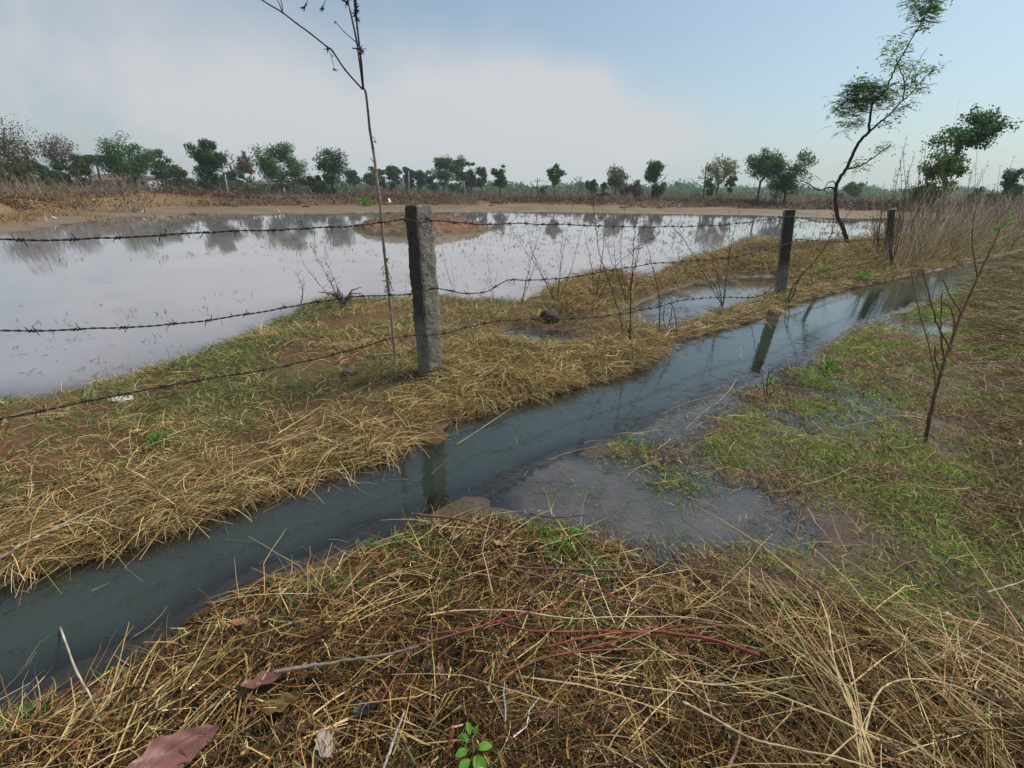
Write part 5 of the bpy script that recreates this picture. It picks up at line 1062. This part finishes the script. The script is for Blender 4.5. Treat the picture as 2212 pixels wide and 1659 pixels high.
for i, (x, y, r_) in enumerate([(1344, 448, .35), (1360, 447, .28), (1382, 446, .4), (1392, 448, .3), (1062, 444, .3), (1425, 450, .35), (662, 447, .3), (508, 447, .25)]):
    o = rock(x, y, r_*.55, (.06, .04, .03), 'dark soil clod lying on the far mud flat', 'soil_clod', 'soil clod', .4, seed_=i+1, elong=2); o['group'] = 'dark soil clods on the far mud flat'
rock(752, 808, .045, (.13, .10, .085), 'brown grey rock on the grass left of the front post', seed_=3, fl=.75)
rock(1186, 704, .10, (.085, .055, .045), 'dark brown boulder in the grass at the small pool right of the front post', seed_=5, fl=.85, elong=1.05)
rock(262, 862, .05, (.60, .56, .50), 'flat pale stone under the lowest wire at left', seed_=2, fl=.22, elong=1.6)
rock(2046, 1327, .010, (.8, .78, .75), 'tiny white pebble on the mud of the right lawn', seed_=2, fl=.5)
rock(1835, 905, .035, (.38, .36, .16), 'pale yellow scum patch in the right puddle', 'scum_patch', 'scum', .06, seed_=4, elong=2.2)
rock(1935, 492, .30, (.13, .065, .035), 'brown earth lump half hidden in the tall dry grass', 'earth_lump', 'earth lump', .8, seed_=7)
rock(2030, 500, .45, (.11, .055, .03), 'dark brown termite like mound behind the tall dry grass', 'earth_lump', 'earth lump', .9, seed_=8)
rock(940, 944, .10, (.10, .062, .022), 'brown algae covered lump at the ditch edge under the front post', 'mud_lump', 'mud lump', .12, z=-.01, seed_=6, elong=1.3)
# stump with twigs
b0 = gpt(742, 662); root = empty('stump', b0, 'small grey broken stump with splayed sticks on the pond shore', 'stump'); mb = MB(); mb.tube([b0-[0, 0, .05], b0+[0, 0, .08], b0+[-.03, 0, .16], b0+[-.05, 0, .24]], [.06, .045, .03, .008], 9, (.17, .13, .11)); mb.build('trunk', M_BARK, root, b0)
for _ in range(16):
    a = rng.uniform(0, 6.28); v = np.array([math.cos(a), math.sin(a)*.5, rng.uniform(-.1, .9)])*rng.uniform(.15, .3); mb = MB(); mb.tube([b0+[0, 0, .05], b0+v*.5+[0, 0, .08], b0+v], [.014, .010, .004], 5, (.20, .14, .11)); mb.build('stick', M_BARK, root, b0)
# ------------------------------------------------------------------ fallen leaves
def deadleaf(px, py, ln, wd, rot, col, label, z=.06, curl=.3, tilt=.2, name='dead_leaf', cat='leaf', m=None):
    p = gpt(px, py, z); p[2] += z; nu, nv = 18, 9; V_ = []; C_ = []
    for i in range(nu):
        t = i/(nu-1); w_ = wd*.5*math.sin(math.pi*min(1, t*.97+.02))**.7*(1-.25*t)*(1+.16*math.sin(17*t+px)*math.sin(5*t))
        for j in range(nv):
            u = -1+2*j/(nv-1); V_.append(((t-.5)*ln, u*w_, curl*ln*((t-.5)**2)*1.2+curl*abs(u)*w_*.8+.004*math.sin(19*t+6*u))); C_.append(np.array(col)*(.72 if j == nv//2 else 1+.18*math.sin(9*t*abs(u)*4+u*3)))
    V_ = np.array(V_); i = np.arange(nu-1)[:, None]*nv; j = np.arange(nv-1)[None, :]; Q_ = np.stack([i+j, i+nv+j, i+nv+j+1, i+j+1], -1).reshape(-1, 4)
    o = obj(name, newmesh(name, V_, Q_, None, np.array(C_), True), m or M_DLEAF, None, p); o.rotation_euler = (rng.normal(0, tilt), rng.normal(0, tilt), rot); return tag(o, label, cat)
M_DLEAF = veg('dead_leaf', .15, .45, .5)
for a_ in [(372, 1632, .19, .105, .75, (.22, .095, .075), 'large maroon dead leaf with ribs at the bottom left edge of the photo'), (578, 1468, .13, .06, .6, (.17, .075, .055), 'reddish brown dead leaf under a flat grey stick'), (530, 1342, .085, .040, .45, (.34, .17, .08), 'orange brown dead leaf near the ditch at left'),
           (615, 1520, .11, .06, .2, (.20, .125, .04), 'mustard yellow dead leaf right of the reddish brown one'), (700, 1612, .09, .05, -1.1, (.33, .28, .24), 'curled pale grey dead leaf at the bottom edge'), (810, 1502, .06, .035, -.2, (.34, .16, .07), 'small orange dead leaf above the black one'), (785, 1532, .06, .045, .6, (.012, .012, .014), 'black rotten leaf in the straw'),
           (952, 1452, .06, .025, -1.2, (.24, .11, .065), 'narrow brown dead leaf below the red twigs'), (1190, 1547, .07, .04, .3, (.13, .045, .03), 'dark red dead leaf in the central straw'), (1272, 1208, .02, .02, 1.2, (.36, .13, .05), 'tiny orange leaf scrap beside the short brown stick'), (2145, 1510, .09, .05, -1.0, (.12, .08, .05), 'dull brown dead leaf in the right foreground straw'),
           (1700, 880, .09, .04, -.6, (.30, .15, .07), 'brown leaf at the foot of the leafy shoot'), (1080, 1175, .06, .04, .2, (.30, .16, .05), 'yellow brown leaf in the straw at the seep edge')]:
    deadleaf(*a_)
deadleaf(1184, 1062, .085, .032, -.05, (.42, .13, .05), 'bright orange curled leaf floating in the shallow seep', z=.012, curl=-.25, tilt=.02)
deadleaf(1388, 1128, .13, .022, -1.3, (.26, .21, .15), 'pale drowned strip of leaf in the shallow seep', z=.002, curl=.02, tilt=.0)
# ------------------------------------------------------------------ twigs and long stalks lying on the straw
RED_ = (.22, .060, .045); BRN = (.12, .085, .065); PAL = (.58, .45, .25); GRY = (.30, .26, .22)
def stick(pts, r, col, label, z=(.105, .105), name='twig', cat='twig', seg=8, tap=.5, m=None):
    Z0 = [gpt(x, y)[2] for x, y in pts]; P = spline([at_z(x, y, zz_+z[0]+(z[1]-z[0])*i/max(1, len(pts)-1)) for i, ((x, y), zz_) in enumerate(zip(pts, Z0))], seg); P[1:-1] += rng.normal(0, r*.12, (len(P)-2, 3))
    R_ = np.linspace(r, r*tap, len(P))*rng.lognormal(0, .08, len(P)); mb = MB(); mb.tube(P, R_*.82, 8, np.array(col)*rng.lognormal(0, .18, (len(P), 1))); o = mb.build(name, m or M_BARK, None, P[0], P[0]); return tag(o, label, cat)
TW = [([(1641, 1416), (1541, 1383), (1474, 1372), (1404, 1363), (1337, 1368), (1254, 1379), (1180, 1399)], .0075, RED_, 'thickest red brown twig with a pale broken end across the straw'),
      ([(1400, 1366), (1287, 1363), (1154, 1363), (1071, 1343), (997, 1326), (930, 1316)], .0045, RED_, 'long red twig running left from the thickest one'),
      ([(1211, 1316), (1137, 1323), (1037, 1353), (904, 1373)], .004, RED_, 'thin red twig bowed over the two long ones'),
      ([(871, 1403), (987, 1369), (1054, 1346), (1097, 1306), (1144, 1246)], .0045, (.16, .075, .05), 'brown red twig curving up to the short brown stick'),
      ([(1330, 1290), (1251, 1246), (1137, 1213), (1024, 1186)], .004, RED_, 'straight thin red twig above the short brown stick'),
      ([(1560, 1352), (1474, 1336), (1337, 1293), (1171, 1246), (1091, 1223)], .0055, (.19, .10, .085), 'long dusky red twig slanting down to the right'),
      ([(1164, 1183), (1181, 1233), (1197, 1273), (1217, 1346)], .0035, RED_, 'thin red twig lying across the others, pointing at the seep'),
      ([(1077, 1476), (1137, 1436), (1237, 1409), (1420, 1403), (1520, 1425)], .004, (.20, .08, .055), 'arched red twig below the thickest one'),
      ([(1480, 1350), (1404, 1363), (1300, 1392), (1220, 1410)], .004, RED_, 'red twig crossing the thickest one at a low angle'),
      ([(820, 1520), (860, 1450), (900, 1385)], .003, RED_, 'thin red twig in the left central straw'),
      ([(1354, 1216), (1337, 1231), (1237, 1230), (1100, 1226)], .0075, BRN, 'short thick brown stick with an upturned end'),
      ([(894, 1111), (987, 1121), (1054, 1139), (1104, 1156)], .0075, (.17, .10, .06), 'brown stick at the tip of the straw by the ditch'),
      ([(1145, 1110), (1200, 1118), (1270, 1112)], .005, (.10, .065, .05), 'dark stick half sunk in the seep'),
      ([(824, 1672), (850, 1600), (874, 1536)], .005, GRY, 'bare grey stick pointing up from the bottom edge'),
      ([(590, 1452), (660, 1440), (737, 1429), (837, 1413), (904, 1396)], .007, (.20, .16, .12), 'flat grey brown stick over the reddish leaf'),
      ([(1550, 1700), (1590, 1620), (1600, 1560)], .006, (.20, .12, .08), 'blurred brown stick at the bottom right of centre')]
for pts, r_, c_, lb in TW: stick(pts, r_, c_, lb)
ST = [([(921, 1330), (991, 1319), (1104, 1319), (1237, 1336), (1321, 1333), (1474, 1333), (1560, 1345)], .0036, PAL, 'long pale straw stalk arching above the red twigs', (.10, .12)),
      ([(1474, 1516), (1530, 1545), (1618, 1593), (1691, 1613), (1808, 1636), (1900, 1665)], .0042, PAL, 'thick pale stalk crossing the bottom right', (.14, .14)),
      ([(1868, 1585), (1891, 1506), (1931, 1473), (2008, 1469), (2108, 1499), (2190, 1545)], .0036, PAL, 'pale stalk bent into an arch at right', (.10, .16)),
      ([(1474, 1470), (1560, 1480), (1650, 1470), (1740, 1458)], .0034, PAL, 'pale stalk lying flat left of the sheaf', (.11, .12)),
      ([(1765, 1279), (1788, 1339), (1798, 1406), (1825, 1506), (1885, 1610)], .0038, (.55, .45, .25), 'brightest upright stalk of the leaning sheaf', (.20, .12)),
      ([(130, 1356), (165, 1450), (195, 1505), (225, 1585)], .0042, (.55, .50, .38), 'lone pale stalk standing up over the ditch at left', (.14, .04)),
      ([(72, 1440), (86, 1500), (84, 1560)], .0020, PAL, 'short pale stalk left of the lone pale one', (.12, .05)), ([(118, 1437), (60, 1500), (10, 1540)], .0018, PAL, 'thin stalk crossing the short pale one', (.10, .04)),
      ([(984, 962), (1037, 927), (1097, 887), (1137, 863)], .0028, (.48, .40, .24), 'pale root bending from the tussock into the ditch', (.02, .10)),
      ([(-40, 1230), (60, 1170), (140, 1130), (240, 1085), (330, 1065)], .0050, (.38, .30, .24), 'long pale cane lying over the bank grass at left', (.08, .08)),
      ([(740, 858), (790, 835), (840, 818), (885, 800)], .006, (.17, .10, .08), 'brown stick in the grass leading to the front post foot', (.05, .06)),
      ([(862, 724), (872, 750), (884, 785)], .006, (.24, .19, .13), 'short pale stake leaning at the front post foot', (.20, .03)),
      ([(1340, 958), (1250, 972), (1160, 1003), (1130, 1030)], .0028, (.36, .29, .19), 'thin pale root trailing in the seep shallows', (.015, .01)),
      ([(1485, 905), (1478, 860), (1500, 815), (1545, 798), (1590, 800)], .0028, PAL, 'looped pale stem at the ditch edge, left arc', (.04, .2)),
      ([(1660, 862), (1600, 850), (1530, 858), (1470, 875), (1430, 895)], .0030, (.42, .30, .16), 'bundled pale stem lying left from the leafy shoot', (.06, .05)),
      ([(1600, 750), (1598, 800), (1570, 850), (1520, 890), (1478, 930)], .0026, PAL, 'hooked pale stem over the bundled one', (.2, .04)),
      ([(1640, 855), (1570, 842), (1500, 850), (1450, 870)], .0026, PAL, 'second bundled stem lying left from the leafy shoot', (.09, .07)),
      ([(1480, 890), (1560, 905), (1700, 935), (1800, 960), (1850, 985)], .0030, PAL, 'long pale stem across the lawn right of the seep', (.04, .04)),
      ([(1430, 990), (1380, 1010), (1345, 1035)], .0024, (.4, .34, .24), 'short pale stem in the seep', (.02, .02)),
      ([(1740, 735), (1850, 738), (1900, 733)], .0055, (.09, .07, .055), 'dark stick on the wet edge of the ditch bend', (.03, .03)), ([(1815, 672), (1870, 672), (1925, 678)], .0050, (.45, .42, .36), 'pale stick lying in the ditch bend', (.01, .01)),
      ([(1730, 1048), (1780, 1036), (1840, 1010)], .0028, PAL, 'pale stem on the lawn beside the wet patch', (.03, .03)), ([(2130, 1280), (2190, 1262), (2250, 1240)], .0040, (.44, .36, .22), 'pale stem at the right edge of the lawn', (.06, .06))]
for pts, r_, c_, lb, z_ in ST: stick(pts, r_, c_, lb, z_, 'straw_stalk', 'stalk', m=M_STRAW)
for i in range(9):
    x1 = 1590+i*20+rng.uniform(-12, 12); stick([(1880+rng.uniform(-25, 25), 1640+i*3), (1800+i*6+rng.uniform(-8, 8), 1480), (x1+60, 1350-i*5), (x1, 1262-i*2)], rng.uniform(.0018, .0032), (.50, .37, .18), 'straw stalk of the leaning sheaf spreading up from the bottom right', (.12, .16), 'straw_stalk', 'stalk', m=M_STRAW)['group'] = 'stalks of the leaning sheaf at right'
# ------------------------------------------------------------------ green seedlings
def ovals(px, py, label, leaves, h, col=(.16, .38, .05), name='seedling', cat='seedling', up=.05):
    b0 = gpt(px, py); root = empty(name, b0, label, cat); top = b0+[0, 0, h]; mb = MB(); mb.tube([b0-[0, 0, .02], (b0+top)/2+[.004, 0, 0], top], [.003, .0022, .0015], 6, (.12, .22, .05)); mb.build('stem', M_BARK, root, b0)
    for a, t, ln, wd, e in leaves:
        o_ = b0+(top-b0)*t; V_ = []; nu, nv = 9, 5
        for i in range(nu):
            u = i/(nu-1); w_ = wd*.5*math.sin(math.pi*(u*.94+.03))**.75
            for j in range(nv): v = -1+2*j/(nv-1); V_.append((u*ln+.012, v*w_, e*ln*u-.5*ln*u*u*.5+abs(v)*w_*.35))
        V_ = np.array(V_); R_ = np.array([[math.cos(a), -math.sin(a), 0], [math.sin(a), math.cos(a), 0], [0, 0, 1]]); V_ = V_@R_.T+(o_-b0)
        i = np.arange(nu-1)[:, None]*nv; j = np.arange(nv-1)[None, :]; Q_ = np.stack([i+j, i+nv+j, i+nv+j+1, i+j+1], -1).reshape(-1, 4)
        obj('leaf', newmesh('leaf', V_, Q_, None, np.array(col)*rng.lognormal(0, .12)*np.ones((len(V_), 1)), True), M_LEAF, root)
ovals(1022, 1668, 'bright green seedling with oval leaves at the bottom centre edge', [(2.0, 1.0, .022, .014, .9), (2.6, .85, .026, .017, .4), (.2, .7, .034, .022, .2), (3.6, .75, .03, .02, .2), (-1.0, .65, .046, .030, .1), (-2.2, .55, .035, .024, .1), (1.2, .95, .018, .01, 1.0)], .12)
def sprig(px, py, r, h, n_, label, col=((.09, .24, .03), (.14, .32, .05)), sz=.014):
    b0 = gpt(px, py); root = empty('green_sprig', b0, label, 'sprig'); q = RB(); P = b0+rng.normal(0, 1, (n_, 3))*[r*.4, r*.4, 0]
    q.add(P-b0, U(0, 6.28, n_), U(.5, 1.5, n_), U(-.2, .9, n_), U(h*.5, h, n_), np.full(n_, sz*.35), pal(n_, col, [1, 1], .15), 3, wander=.2); q.build('stem', M_LEAF, None, None, root)
    cen = b0+rng.normal(0, 1, (n_*4, 3))*[r*.6, r*.6, h*.22]+[0, 0, h*.5]; cen[:, 2] = np.maximum(cen[:, 2], b0[2]); V_, Q_, C_ = leafquads(cen, sz, list(col), [1, 1], .2, asp=.45); obj('leaves', newmesh('leaves', V_-b0, Q_, None, C_), M_LEAF, root)
for a_ in [(345, 958, .06, .07, 30, 'bright green leafy clump in the left bank grass'), (1240, 1165, .035, .06, 18, 'fresh blue green sprig at the edge of the seep'), (1215, 1192, .04, .05, 16, 'darker green sprig left below the fresh one'), (1165, 1165, .05, .04, 22, 'grassy green clump left of the seep sprigs'), (1700, 652, .10, .12, 26, 'dark green weed at the foot of the second post'),
           (1862, 606, .14, .16, 34, 'green leafy weed on the bank right of the second post'), (1780, 588, .14, .18, 24, 'sparse green weed between the second post and the thorn tree'), (1790, 803, .06, .05, 40, 'round dark green tuft at the lawn corner by the ditch'), (960, 862, .10, .06, 40, 'green grass patch below the front post'), (1795, 790, .05, .06, 18, 'small tuft beside the round dark green one'),
           (2050, 520, .35, .55, 60, 'green leafy shrub in the tall dry grass under the umbrella crowned tree'), (2150, 500, .35, .5, 50, 'green leafy shrub in the tall dry grass near the right edge'), (1955, 470, .22, .34, 14, 'pale milkweed plant with a white flower among the stems')]: sprig(*a_, **({'sz': .03} if a_[1] < 620 else {}))
# ------------------------------------------------------------------ haze
def box(name, lo, hi):
    V_ = [(x, y, z) for x in (lo[0], hi[0]) for y in (lo[1], hi[1]) for z in (lo[2], hi[2])]
    Q_ = [(0, 1, 3, 2), (4, 6, 7, 5), (0, 4, 5, 1), (2, 3, 7, 6), (0, 2, 6, 4), (1, 5, 7, 3)]; return newmesh(name, V_, Q_)
if 1:
    m, n, l, b = mat('haze'); n.remove(b); pv = n.new('ShaderNodeVolumePrincipled'); pv.inputs['Color'].default_value = (.82, .95, 1, 1); pv.inputs['Density'].default_value = .0005
    pv.inputs['Anisotropy'].default_value = .2
    l.new(pv.outputs[0], n['Material Output'].inputs['Volume'])
    tag(obj('haze', box('haze', (-900, -600, -3), (900, 1150, 40)), m), 'thin blue haze over the far fields', 'haze', None, 'stuff')
